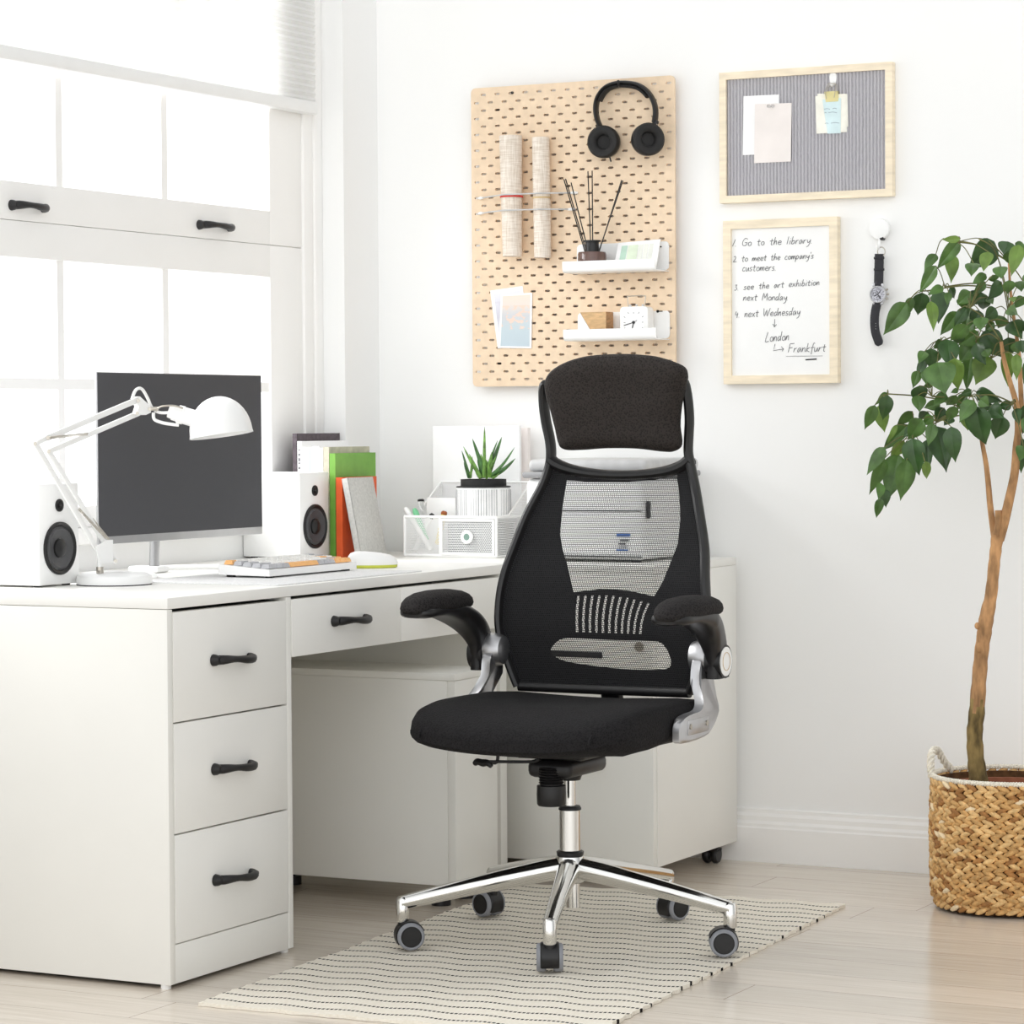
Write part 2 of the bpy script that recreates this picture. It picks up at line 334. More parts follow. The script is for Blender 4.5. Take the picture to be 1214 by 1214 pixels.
# ------------------------------------------------------------------ mesh builder
class MB:
    def __init__(s): s.bm = bmesh.new(); s.mi = 0
    def _mark(s, fs):
        for f in fs: f.material_index = s.mi
    def face(s, pts):
        vs = [s.bm.verts.new(p) for p in pts]
        f = s.bm.faces.new(vs); f.material_index = s.mi; return f
    def obox(s, c, size, R=None, bev=0, seg=2):
        t = bmesh.new(); bmesh.ops.create_cube(t, size=1)
        for v in t.verts: v.co = Vector((v.co.x*size[0], v.co.y*size[1], v.co.z*size[2]))
        if bev: bmesh.ops.bevel(t, geom=list(t.edges), offset=min(bev, min(size)*.49), segments=seg, affect='EDGES', profile=.5)
        s.merge(t, R, Vector(c)); return s
    def box(s, x0, x1, y0, y1, z0, z1, bev=0, seg=2):
        return s.obox(((x0+x1)/2, (y0+y1)/2, (z0+z1)/2), (abs(x1-x0), abs(y1-y0), abs(z1-z0)), None, bev, seg)
    def merge(s, t, R=None, c=Vector((0, 0, 0))):
        mp = {}
        for v in t.verts: mp[v] = s.bm.verts.new((R @ v.co if R is not None else v.co)+c)
        for f in t.faces:
            try: nf = s.bm.faces.new([mp[v] for v in f.verts]); nf.material_index = s.mi
            except ValueError: pass
        t.free()
    def rings(s, rs, close=True, cap0=True, cap1=True):
        vs = [[s.bm.verts.new(p) for p in r] for r in rs]; n = len(rs[0])
        for a, b in zip(vs, vs[1:]):
            for i in range(n if close else n-1):
                j = (i+1) % n
                f = s.bm.faces.new((a[i], a[j], b[j], b[i])); f.material_index = s.mi
        if close and cap0: f = s.bm.faces.new(vs[0][::-1]); f.material_index = s.mi
        if close and cap1: f = s.bm.faces.new(vs[-1]); f.material_index = s.mi
        return s
    def tube(s, pts, r, n=10, flat=1.0, up=None, cap=True):
        pts = [Vector(p) for p in pts]; N = len(pts)
        rr = r if isinstance(r, (list, tuple)) else [r]*N
        tn = []
        for i in range(N):
            d = pts[min(i+1, N-1)]-pts[max(i-1, 0)]; tn.append(d.normalized() if d.length > 1e-9 else Vector((0, 0, 1)))
        u = Vector(up) if up else (Vector((0, 0, 1)) if abs(tn[0].z) < .9 else Vector((1, 0, 0)))
        u = (u-tn[0]*u.dot(tn[0])).normalized(); rs = []
        for i in range(N):
            u = (u-tn[i]*u.dot(tn[i]))
            u = u.normalized() if u.length > 1e-6 else tn[i].orthogonal().normalized()
            w = tn[i].cross(u)
            rs.append([pts[i]+u*(rr[i]*math.cos(2*PI*k/n))*flat+w*(rr[i]*math.sin(2*PI*k/n)) for k in range(n)])
        return s.rings(rs, True, cap, cap)
    def cyl(s, p0, p1, r0, r1=None, n=24): return s.tube([p0, p1], [r0, r0 if r1 is None else r1], n)
    def lathe(s, prof, c=(0, 0, 0), R=None, n=32, cap0=True, cap1=True):
        c = Vector(c); rs = []
        for r, z in prof:
            rs.append([c+((R @ Vector((r*math.cos(2*PI*k/n), r*math.sin(2*PI*k/n), z))) if R is not None else Vector((r*math.cos(2*PI*k/n), r*math.sin(2*PI*k/n), z))) for k in range(n)])
        return s.rings(rs, True, cap0, cap1)
    def sphere(s, c, r, n=16, R=None):
        r = (r, r, r) if isinstance(r, (int, float)) else r
        t = bmesh.new(); bmesh.ops.create_uvsphere(t, u_segments=n, v_segments=max(6, n//2), radius=1)
        for v in t.verts: v.co = Vector((v.co.x*r[0], v.co.y*r[1], v.co.z*r[2]))
        s.merge(t, R, Vector(c)); return s
    def prism(s, pts, vec):
        a = [Vector(p) for p in pts]; vec = Vector(vec)
        return s.rings([a, [p+vec for p in a]])
    def sheet(s, f, nu, nv):
        g = [[s.bm.verts.new(f(i/nu, j/nv)) for j in range(nv+1)] for i in range(nu+1)]
        for i in range(nu):
            for j in range(nv):
                q = s.bm.faces.new((g[i][j], g[i+1][j], g[i+1][j+1], g[i][j+1])); q.material_index = s.mi
        return s
    def build(s, name, mats, parent=None, ang=38, origin=None, fix=True):
        if fix: bmesh.ops.recalc_face_normals(s.bm, faces=list(s.bm.faces))
        off = Vector((0, 0, 0))
        if parent is not None: off = WL[parent.name]
        elif origin is not None: off = Vector(origin)
        if off.length: bmesh.ops.translate(s.bm, verts=list(s.bm.verts), vec=-off)
        for f in s.bm.faces: f.smooth = True
        for e in s.bm.edges:
            if len(e.link_faces) == 2 and e.calc_face_angle(0) > math.radians(ang): e.smooth = False
        me = bpy.data.meshes.new(name); s.bm.to_mesh(me); s.bm.free()
        for m in (mats if isinstance(mats, (list, tuple)) else [mats]): me.materials.append(M[m] if isinstance(m, str) else m)
        o = bpy.data.objects.new(name, me); COL.objects.link(o)
        if parent is not None:
            o.parent = parent; WL[o.name] = off.copy()
        else:
            o.location = off; WL[o.name] = off.copy()
        return o
WL = {}
def tag(o, label=None, cat=None, group=None, kind=None):
    if label: o['label'] = label
    if cat: o['category'] = cat
    if group: o['group'] = group
    if kind: o['kind'] = kind
    return o
def thing(name, loc, label, cat, group=None):
    o = bpy.data.objects.new(name, None); COL.objects.link(o); o.location = loc; o.empty_display_size = .05
    WL[o.name] = Vector(loc); return tag(o, label, cat, group)
def copy_tree(o, parent=None):
    c = o.copy(); COL.objects.link(c)
    if parent is not None: c.parent = parent
    WL[c.name] = WL[o.name].copy()
    for ch in o.children: copy_tree(ch, c)
    return c
def pillow(mb, outline, nrm, front, back, k=6, cen=None):
    """closed cushion over a loop of points: domed by `front` along nrm and by `back` the other way"""
    P = [Vector(p) for p in outline]; nrm = Vector(nrm).normalized()
    c = Vector(cen) if cen else sum(P, Vector())/len(P); rs = []
    for sgn, d in ((-1, back), (1, front)):
        seq = [math.cos(PI/2*i/k)*.92+.08 for i in range(k+1)]
        hs = [math.sin(PI/2*i/k) for i in range(k+1)]
        lay = [[c+(p-c)*q+nrm*(sgn*d*h) for p in P] for q, h in zip(seq, hs)]
        if sgn < 0: rs += lay[::-1]
        else: rs += lay[1:]
    mb.rings(rs); return mb
def cr(pts, n=6, closed=False):
    """Catmull-Rom through points"""
    P = [Vector(p) for p in pts]; out = []; N = len(P)
    for i in range(N if closed else N-1):
        if closed: a, b, c, d = P[i-1], P[i], P[(i+1) % N], P[(i+2) % N]
        else: a, b, c, d = P[max(i-1, 0)], P[i], P[i+1], P[min(i+2, N-1)]
        for j in range(n):
            t = j/n
            out.append(.5*((2*b)+(c-a)*t+(2*a-5*b+4*c-d)*t*t+(3*b-a-3*c+d)*t**3))
    if not closed: out.append(P[-1])
    return out

# ------------------------------------------------------------------ setting
YW, XW, XC = 6.575, -3.86, -3.78           # back wall, window wall, face of the corner pillar
HR = 2.75
def struct(o): o['kind'] = 'structure'; return o
struct(MB().box(-4.0, 3.2, -1.2, 6.72, -.06, 0).build('floor', 'floor'))
struct(MB().box(-4.0, 3.2, YW, 6.72, 0, 3.7).build('wall_back', 'wall'))
WY0, WY1, WZ0, WZ1 = 3.72, 6.317, .835, 2.55      # window opening in the left wall
b = MB()
HL = 4.4  # wall height raised out of view to block sky light from the left
b.box(-4.0, XW, 3.2, WY0, 0, HL); b.box(-4.0, XW, WY1+.06, YW, 0, HL)
b.box(-4.0, XW, WY0, WY1+.06, 0, WZ0-.02); b.box(-4.0, XW, WY0, WY1+.06, WZ1+.02, HL)
struct(b.build('wall_left', 'wall'))
struct(MB().box(XW, XC, 6.40, YW, 0, 3.7).build('trim_1', 'wall'))       # corner pillar
# baseboard with moulded profile (kept clear of the cabinets)
prof = [(0, 0), (.020, 0), (.020, .083), (.017, .087), (.017, .094), (.012, .101), (.012, .112), (.007, .120), (.007, .128), (0, .131)]
a = [Vector((XC, YW-d, z)) for d, z in prof]
b = MB(); b.rings([a, [p+Vector((6.9, 0, 0)) for p in a]])
struct(b.build('baseboard_back', 'white_trim', ang=20))

# window
win = thing('window_1', (XW, 5.0, WZ0), None, None); win['kind'] = 'structure'
def sash(name, z0, z1, rails, x0, x1):
    b = MB()
    b.box(x0, x1, 6.164, WY1, z0, z1, .003); b.box(x0, x1, WY0, WY0+.12, z0, z1, .003)
    for (a0, a1) in rails: b.box(x0, x1, WY0+.1201, 6.1639, a0, a1, .0008)
    return b
mY = (5.296, 5.712, 4.88, 4.464, 4.048)
b = sash('f', .85, 1.5255, ((1.447, 1.5255), (.85, .897)), -3.885, -3.855)
f1 = b.build('lower_sash', 'white_trim', win)
b = sash('f', 1.5275, WZ1, ((1.5275, 1.611), (WZ1-.08, WZ1)), -3.885, -3.855)
f2 = b.build('upper_sash', 'white_trim', win)
b = MB(); b.box(-3.879, -3.862, WY0+.1, 6.17, 1.160, 1.184)
for y in mY: b.box(-3.878, -3.863, y-.0125, y+.0125, .89, 1.45)
b.build('muntins', 'white_trim', f1)
b = MB(); b.box(-3.879, -3.862, WY0+.1, 6.17, 2.09, 2.114)
for y in mY: b.box(-3.878, -3.863, y-.0125, y+.0125, 1.605, WZ1-.07)
b.build('muntins', 'white_trim', f2)
MB().box(-3.872, -3.869, WY0+.1, 6.17, .89, 1.455).build('glass_pane', 'glass', f1)
MB().box(-3.872, -3.869, WY0+.1, 6.17, 1.6, WZ1-.06).build('glass_pane', 'glass', f2)
b = MB(); b.box(-3.9, -3.848, WY1, WY1+.045, WZ0, WZ1+.03, .003); b.box(-3.9, -3.842, WY1+.045, 6.40, WZ0, WZ1+.03, .004)
b.box(-3.9, -3.842, WY0-.08, WY0, WZ0, WZ1+.03, .003); b.box(-3.9, -3.842, WY0-.08, 6.40, WZ1, WZ1+.06, .003)
b.build('window_frame', 'white_trim', win)
MB().box(-3.9, -3.835, WY0-.1, 6.40, .81, .849, .006).build('window_sill', 'white_trim', win)
def bow_handle(y0, y1, z, X, z1=None, sc=1.0, tz0=.012, tz1=.007):
    """black cup-ended bow pull standing on the plane X, running along Y"""
    b = MB(); z1 = z if z1 is None else z1
    L = y1-y0; P = []; R = []
    n = 14
    for i in range(n+1):
        t = i/n; h = .024*math.sin(PI*min(1, max(0, t)))**.45
        P.append(Vector((X+.004+h*sc, y0+L*t, z+(z1-z)*t+.0014*math.sin(2*PI*t))))
        R.append(.0045+.0035*abs(math.cos(PI*t))**3+(.002*math.exp(-((t-.6)/.2)**2)))
    b.tube(P, R, 10, flat=1.2, up=(0, 0, 1))
    for y, zz, s in ((y0, z, 1.0), (y1, z1, .8)):
        b.lathe([(.0, -.001), (.012*s, .0), (.011*s, .007), (.007*s, .016)], (X, y, zz), Matrix.Rotation(PI/2, 3, 'Y'), 16)
    return b
for (a0, a1) in ((5.11, 5.222), (5.845, 5.975)):
    bow_handle(a0, a1, 1.5585, -3.855).build('sash_handle', 'black_iron', f2)
# pleated blind
bl = thing('window_blind', (-3.83, 5.0, 1.865), 'white pleated fabric blind lowered over the upper part of the window', 'blind')
BY0, BY1 = 3.72, 6.337
b = MB(); zz = []; N = 92
for i in range(N+1): zz.append(1.893+i*(2.62-1.893)/N)
L = [[Vector((-3.828+(.006 if i % 2 else 0), y, z)) for y in (BY0, BY1)] for i, z in enumerate(zz)]
R_ = [[Vector((-3.842-(.006 if i % 2 else 0), y, z)) for y in (BY0, BY1)] for i, z in enumerate(zz)]
for Q in (L, R_):
    vs = [[b.bm.verts.new(p) for p in r] for r in Q]
    for p, q in zip(vs, vs[1:]): b.bm.faces.new((p[0], p[1], q[1], q[0]))
b.build('pleated_fabric', 'blind', bl, ang=10, fix=False)
b = MB(); b.box(-3.849, -3.817, BY0, BY1+.002, 1.865, 1.896, .004); b.build('bottom_rail', 'white_plastic', bl)

# ------------------------------------------------------------------ rug
ra = math.radians(3.27)
RU, RV = Vector((-math.sin(ra), math.cos(ra), 0)), Vector((math.cos(ra), math.sin(ra), 0))
R0 = Vector((-2.974, 4.482, 0))
rw, rl, rt = .779, 1.506, .008
b = MB(); nx, ny = 40, 80
def rugp(i, j, z):
    x = rw*i/nx; y = rl*j/ny
    e = .0035*math.sin(j*2.399)*(1 if i in (0, nx) else 0)
    return Vector((x+e, y+.0025*math.sin(i*1.7)*(1 if j in (0, ny) else 0), z+(.0012*math.sin(i*.9+j*.35))))
top = [[b.bm.verts.new(rugp(i, j, rt-.001)) for j in range(ny+1)] for i in range(nx+1)]
bot = [[None]*(ny+1) for _ in range(nx+1)]
for i in range(nx+1):
    for j in range(ny+1):
        if i in (0, nx) or j in (0, ny):
            p = rugp(i, j, 0); p.z = .0005; bot[i][j] = b.bm.verts.new(p)
for i in range(nx):
    for j in range(ny): b.bm.faces.new((top[i][j], top[i+1][j], top[i+1][j+1], top[i][j+1]))
for i in range(nx):
    for j in (0, ny): b.bm.faces.new((top[i][j], top[i+1][j], bot[i+1][j], bot[i][j]))
for j in range(ny):
    for i in (0, nx): b.bm.faces.new((top[i][j], top[i][j+1], bot[i][j+1], bot[i][j]))
bb = [bot[i][0] for i in range(nx+1)]+[bot[nx][j] for j in range(1, ny+1)]+[bot[i][ny] for i in range(nx-1, -1, -1)]+[bot[0][j] for j in range(ny-1, 0, -1)]
b.bm.faces.new(bb)
rug = b.build('area_rug', 'rug'); rug.location = R0; rug.rotation_euler = (0, 0, ra); WL[rug.name] = R0
tag(rug, 'cream woven rug with thin black dashed stripes under the office chair', 'rug')

# ------------------------------------------------------------------ desk
XD, YD0, YD1, ZT = -3.105, 4.587, 6.03, .75
dk = thing('desk', (-3.45, 5.3, 0), 'long white desk with a drawer pedestal, standing along the window wall', 'desk')
b = MB(); b.box(-3.852, XD, YD0, YD1, .7285, ZT, .0012); b.build('desktop', 'lam', dk)
b = MB()                                                        # pedestal carcass
b.box(-3.84, XD-.0015, YD0, YD0+.018, .009, .7275, .001); b.box(-3.84, XD-.0015, 5.017, 5.035, .009, .7275, .001)
b.box(-3.84, -3.82, YD0+.018, 5.017, .008, .7275); b.box(XD-.018, XD-.002, YD0+.018, 5.017, .009, .0835, .001)
b.build('pedestal_carcass', 'lam_side', dk)
b = MB()
for x in (-3.80, XD-.02):
    for y in (YD0+.012, 5.024): b = MB(); b.cyl((x, y, 0), (x, y, .010), .010, n=12); b.build('foot', 'white_plastic', dk)
b = MB(); b.box(-3.81, XD-.02, YD0+.02, 5.015, .007, .722); b.build('pedestal_shade_core', 'shade_black', dk)  # black core added in place of the shade in the pedestal gaps
zs = (.0850, .2955, .5095, .7235)
for i in range(3):
    b = MB(); b.box(XD-.020, XD-.0008, YD0+.0195, 5.0155, zs[i]+.0012, zs[i+1]-.0022, .0008)
    d = b.build('drawer', 'lam', dk)
    zc = (.187, .4045, .618)[i]
    bow_handle(4.744, 4.872, zc+.002, XD, zc-.002).build('handle', 'black_iron', d)
for i, (y0, y1) in enumerate(((5.0375, 5.4885), (5.4905, 5.952))):
    b = MB(); b.box(XD-.020, XD-.0008, y0, y1, .604, .7215, .0008)
    d = b.build('drawer', 'lam', dk)
    yc = y0+.165 if i == 0 else y0+.095
    bow_handle(yc, yc+.128, .667, XD, .665).build('handle', 'black_iron', d)
b = MB(); b.box(-3.83, XD-.021, 5.036, 5.952, .61, .700); b.build('drawer_box', 'lam_side', dk)
b = MB(); b.box(-3.84, XD-.0015, 5.955, 5.988, .004, .7275, .001); b.build('side_panel', 'lam_side', dk)
b = MB(); b.box(-3.845, -3.83, 5.036, 5.955, .25, .609); b.build('back_panel', 'lam_side', dk)

# drawer cabinet pushed under the desk
c2 = thing('file_cabinet', (-3.3, 5.765, 0), 'low white file cabinet pushed in under the desk', 'cabinet')
CX0, CX1, CY0, CY1 = -3.62, -3.05, 5.63, 5.832
MB().box(CX0, CX1-.02, CY0, CY1, .05, .508, .001).build('body', 'lam_side', c2)
MB().box(CX0-.002, CX1, CY0-.002, CY1+.002, .5085, .524, .0015).build('top', 'lam_side', c2)
fr = MB().box(CX1-.0195, CX1, CY0+.001, CY1-.001, .052, .508, .001).build('front', 'lam_side', c2)
b = MB(); b.box(CX1-.002, CX1+.0015, CY1-.041, CY1-.022, .470, .497, .001); b.cyl((CX1-.001, CY1-.028, .456), (CX1+.003, CY1-.028, .456), .004, n=12)
b.build('lock', 'black_plastic', fr)
bow = MB(); bow.tube(cr([(CX1, CY1-.035, .375), (CX1+.018, CY1-.035, .37), (CX1+.018, CY1-.035, .315), (CX1, CY1-.035, .31)], 6), .004, 8)
bow.build('pull', 'black_plastic', fr)
for x in (CX0+.05, CX1-.06):
    for y in (CY0+.04, CY1-.05):
        b = MB(); b.cyl((x, y, .0), (x, y, .020), .022, n=20); b.cyl((x, y, .02), (x, y, .052), .008, n=12); b.build('foot', 'black_plastic', c2)

# low storage cabinet beside the desk, against the back wall
KX0, KX1, KY0, KY1, KZ0, KZ1 = -3.775, -2.76, 6.055, 6.545, .05, .7475
c3 = thing('storage_cabinet', (-3.3, 6.3, 0), 'low white storage cabinet on casters against the back wall, carrying the printer', 'cabinet')
b = MB(); b.box(KX0, KX1, KY0+.019, KY1, KZ0, KZ1-.019, .001); b.box(-3.852, KX0-.0002, KY0+.019, 6.395, KZ0, KZ1-.019, .001); b.build('body', 'lam_side', c3)
b = MB(); b.box(KX0, KX1, KY0, KY1, KZ1-.0185, KZ1, .0005); b.box(-3.852, KX0-.0002, KY0, 6.395, KZ1-.0185, KZ1, .0005); b.build('top', 'lam_side', c3)
xs_ = (-3.85, -3.46, -3.145, KX1-.001)
for i in range(3):
    for (z0, z1) in ((KZ0+.001, .4195), (.4215, KZ1-.0195)):
        d = MB().box(xs_[i]+.001, xs_[i+1]-.001, KY0, KY0+.0185, z0, z1, .001).build('door' if z0 < .3 else 'drawer', 'lam_side', c3)
        if i == 2 and z0 < .3:
            b = MB(); b.lathe([(.024, 0), (.026, .004), (.024, .016), (.0, .018)], (-2.91, KY0, .291), Matrix.Rotation(PI/2, 3, 'X') @ Matrix.Diagonal((1, .45, 1)), 24)
            b.build('handle', 'brass', d)
        if i == 2 and z0 > .3:
            b = MB(); b.box(-3.026, -2.89, KY0-.003, KY0+.001, .532, .546, .002); b.build('handle', 'black_iron', d)
            b = MB(); b.cyl((-2.795, KY0-.005, .562), (-2.795, KY0+.001, .562), .011, n=18); b.build('lock', 'steel', d)
for x in (KX0+.07, KX1-.045):
    for y in (KY0+.07, KY1-.045):
        b = MB(); R90 = Matrix.Rotation(PI/2, 3, 'Y')
        for s in (-1, 1): b.lathe([(.0, -.008), (.018, -.008), (.021, -.004), (.021, .004), (.018, .008), (0, .008)], (x+s*.011, y-.008, .0212), R90, 20)
        b.lathe([(.019, .026), (.019, .036), (.009, .040), (.009, .051)], (x, y, 0), None, 16)
        b.box(x-.019, x+.019, y-.02, y+.012, .028, .038, .003)
        b.build('caster', 'black_plastic', c3)

# ------------------------------------------------------------------ printer
PZ = KZ1
pr = thing('printer', (-3.0, 6.36, PZ), 'white laser printer with a grey lid, behind the office chair', 'printer')
b = MB(); b.box(-3.164, -2.850, 6.20, 6.53, PZ+.006, PZ+.198, .016, 3); pb = b.build('body', 'white_plastic', pr)
b = MB(); b.box(-3.168, -2.846, 6.19, 6.532, PZ+.199, PZ+.214, .006, 2); b.build('lid_base', 'grey_plastic', pr)
b = MB(); b.box(-3.164, -2.850, 6.215, 6.53, PZ+.2145, PZ+.244, .012, 3); b.build('lid', 'lightgrey_plastic', pr)
b = MB(); b.box(-3.16, -2.854, 6.1985, 6.20, PZ+.121, PZ+.1235); b.box(-3.16, -2.854, 6.1985, 6.20, PZ+.012, PZ+.015); b.build('tray_gap', 'shade_black', pr)
b = MB(); b.box(-2.848, -2.842, 6.21, 6.225, PZ+.105, PZ+.145, .002); b.build('side_latch', 'black_plastic', pr)
b = MB(); b.box(-2.92, -2.885, 6.197, 6.1995, PZ+.062, PZ+.068); b.build('blue_stripe', 'label_blue', pr)
b = MB(); b.box(-2.92, -2.89, 6.197, 6.1995, PZ+.028, PZ+.031); b.build('blue_stripe', 'label_blue', pr)
b = MB(); b.box(-2.915, -2.892, 6.197, 6.1995, PZ+.036, PZ+.038); b.box(-2.915, -2.897, 6.197, 6.1995, PZ+.043, PZ+.046); b.box(-2.91, -2.889, 6.197, 6.1995, PZ+.051, PZ+.054); b.build('label_print', 'ink', pr)
b = MB(); b.box(-2.849, -2.838, 6.44, 6.49, PZ+.165, PZ+.205, .003); b.box(-2.849, -2.842, 6.43, 6.50, PZ+.20, PZ+.225, .003); b.build('hinge_cover', 'lightgrey_plastic', pr)
b = MB()
for x in (-3.13, -2.885):
    for y in (6.235, 6.5): b = MB(); b.cyl((x, y, PZ), (x, y, PZ+.007), .012, n=12); b.build('foot', 'black_plastic', pr)

# ------------------------------------------------------------------ office chair
CC = Vector((-2.62, 5.33, 0)); FL = .0098      # on the rug
ch = thing('office_chair', CC, 'black mesh office chair with headrest and flip-up armrests on a chrome base', 'chair')
def prof_y(z):
    T = [(.45, .178), (.52, .175), (.64, .168), (.73, .178), (.85, .218), (.97, .258), (1.05, .252), (1.13, .236), (1.23, .212)]
    if z <= T[0][0]: return T[0][1]
    for (a, ya), (c, yc) in zip(T, T[1:]):
        if z <= c:
            t = (z-a)/(c-a); t = t*t*(3-2*t)*.5+t*.5; return ya+(yc-ya)*t
    return T[-1][1]
def yb(x, z): return prof_y(z)-.35*x*x
def onback(px, py, off=0):
    p = aty(px, py, CC.y+.2)
    for _ in range(6):
        p = aty(px, py, CC.y+yb(p.x-CC.x, p.z)+off)
    return p
def loc2(p): return (p.x-CC.x, p.z)
def surf(x, z, off=0): return Vector((CC.x+x, CC.y+yb(x, z)+off, z))
Lpx = [(612, 813), (600, 785), (589, 748), (588, 715), (596, 681), (609, 647), (624, 611), (640, 577), (648, 552), (651, 536), (649, 520), (643, 498), (641, 474), (643, 456), (652, 441)]
Rpx = [(823, 818), (833, 785), (839, 748), (840, 713), (840.5, 680), (840, 647), (835, 608), (828.5, 580), (822, 552), (820.5, 536), (820.5, 516), (820, 495), (819, 474), (817, 456), (809, 438)]
# the frame is symmetric: average the two sides
Ls = [loc2(onback(*p)) for p in Lpx]; Rs = [loc2(onback(*p)) for p in Rpx]
half = []
def at_h(S, z):
    for (x0, z0), (x1, z1) in zip(S, S[1:]):
        if (z0-z)*(z1-z) <= 0 and z0 != z1: return x0+(x1-x0)*(z-z0)/(z1-z0)
    return S[0][0] if z < S[0][1] else S[-1][0]
for (x, z) in Ls:
    zz_ = min(max(z, .508), 1.16)
    half.append(((abs(x)+abs(at_h(Rs, zz_)))/2, zz_))
CXO = 0.0
W_ = lambda sgn, k=0: [surf(sgn*(x-k), z) for x, z in half]
b = MB()
lft = cr(W_(-1, .0068), 4); rgt = cr(W_(1, .0068), 4)
b.tube(lft, .0098, 10, flat=1.6, up=(0, 1, 0)); b.tube(rgt, .0098, 10, flat=1.6, up=(0, 1, 0))
xb = half[0][0]-.008; zb = half[0][1]
b.tube([surf(-xb+2*xb*i/16, zb-.002*math.sin(PI*i/16)) for i in range(17)], .011, 10)
xn = half[8][0]-.006; zn = half[8][1]
arc = [surf(-xn+2*xn*i/24, zn+.002-.022*math.sin(PI*i/24)**.7+.012*(abs(i-12)/12)**6) for i in range(25)]
b.tube(arc, [.016-.005*math.sin(PI*i/24) for i in range(25)], 10, flat=.9)
bf = b.build('back_frame', 'black_plastic', ch)
# net over the whole back
low = half[:9]
def halfw(z): return at_h([(x, zz) for x, zz in half], z)-.010
z0_, z1_ = zb, zn
def ztop(u): return zn-.016*math.sin(PI*u)
def netf(off, inset=0):
    def f(u, v):
        z = z0_+(ztop(u)-z0_)*v; w = halfw(z)-inset; return surf(-w+2*w*u, z, off)
    return f
MB().sheet(netf(-.004), 24, 40).build('net_panel', 'net', ch, fix=False)
# backing sheet with the cut-outs
def poly_in(p, poly):
    c = False; n = len(poly)
    for i in range(n):
        (x0, y0), (x1, y1) = poly[i], poly[i-1]
        if (y0 > p[1]) != (y1 > p[1]) and p[0] < (x1-x0)*(p[1]-y0)/(y1-y0)+x0: c = not c
    return c
cut = []
big = [(672, 569), (700, 571), (740, 571), (775, 569), (803, 563), (806, 590), (807, 615), (804, 645), (795, 668), (786, 690), (776, 707), (745, 700), (715, 698), (680, 702), (674, 675), (667, 650), (664, 632), (667, 600)]
cut.append([loc2(onback(*p, off=.012)) for p in big])
ov = [(653, 771), (658, 763), (668, 757), (690, 757), (730, 759), (770, 760), (784, 762), (792, 772), (796, 785), (790, 793), (760, 794), (725, 792), (680, 786), (660, 780)]
cut.append([(q.x, q.y) for q in cr([Vector((*loc2(onback(*p, off=.012)), 0)) for p in ov], 3, True)])
for i in range(11):
    xt = 686+i*8.3; yt = 706+max(0, i-4)**1.7*.42; xl = 684.5+i*7.6-(.35*max(0, i-6)); yl = 750+i*.15
    mid = -1.2-.12*i
    P = []
    for t in (0, .33, .66, 1): P.append((xt+(xl-xt)*t+mid*math.sin(PI*t), yt+(yl-yt)*t))
    wv = 1.7
    loop = [(x-wv, y) for x, y in P]+[(x+wv, y) for x, y in P[::-1]]
    cut.append([loc2(onback(*p, off=.012)) for p in loop])
outer = []
for i in range(31): z = z0_+(ztop(0)-z0_)*i/30; outer.append((halfw(z)-.001, z))
for i in range(1, 20): u = 1-i/20; w = halfw(zn)-.001; outer.append((-w+2*w*u, ztop(u)))
for i in range(31): z = ztop(0)+(z0_-ztop(0))*i/30; outer.append((-(halfw(z)-.001), z))
V2 = []; E2 = []
for lp in [outer]+cut:
    s0 = len(V2); n = len(lp); V2 += [Vector(p) for p in lp]; E2 += [(s0+i, s0+(i+1) % n) for i in range(n)]
for i in range(-13, 14):
    for j in range(0, 27):
        p = (i*.02+.003, z0_+.01+j*.018)
        if poly_in(p, outer) and not any(poly_in(p, c) for c in cut): V2.append(Vector(p))
vo, eo, fo, _, _, _ = geometry.delaunay_2d_cdt(V2, E2, [], 0, 1e-5)
b = MB(); vv = [b.bm.verts.new(surf(p.x, p.y, .010)) for p in vo]
for f in fo:
    c = (sum(vo[i].x for i in f)/len(f), sum(vo[i].y for i in f)/len(f))
    if poly_in(c, outer) and not any(poly_in(c, k) for k in cut): b.bm.faces.new([vv[i] for i in f])
bk = b.build('back_support', 'seat_fabric', ch)
so = bk.modifiers.new('thick', 'SOLIDIFY'); so.thickness = .003; so.offset = 1
# headrest
hp = [(737, 419.5), (700, 421.5), (674, 428), (655, 439), (647, 452), (648, 468), (653, 485), (658.5, 506), (662.5, 524), (669, 533), (690, 533.5), (720, 531.5), (755, 532), (785, 535.5), (799, 535), (807, 527), (805, 505), (807, 480), (812, 458), (814, 444), (808, 433), (782, 423.5), (760, 420.5)]
hl = cr([onback(*p, off=-.028) for p in hp], 4, True)
b = MB(); hc = sum(hl, Vector())/len(hl)
P = [Vector((p.x, p.y, p.z)) for p in hl]
rs = []
for q, d in ((.0, .022), (.5, .022), (.8, .022), (.94, .018), (.99, .010), (1.0, .0), (.985, -.012), (.95, -.021), (.86, -.028), (.7, -.031), (.5, -.031), (.25, -.030), (.02, -.030)):
    ring = []
    for p in P:
        w = hc+(p-hc)*q; x = w.x-CC.x
        ring.append(Vector((w.x, CC.y+yb(x, w.z)-.026+d, w.z)))
    rs.append(ring)
b.rings(rs); b.build('headrest', 'head_fabric', ch)
for s in (-1, 1):
    b = MB(); x0 = s*(half[12][0]-.010); b.tube([surf(x0, half[12][1]), surf(x0-s*.02, half[12][1]+.01, .006), surf(x0-s*.06, half[12][1]+.015, .004)], .010, 8)
    b.build('headrest_bracket', 'black_plastic', ch)
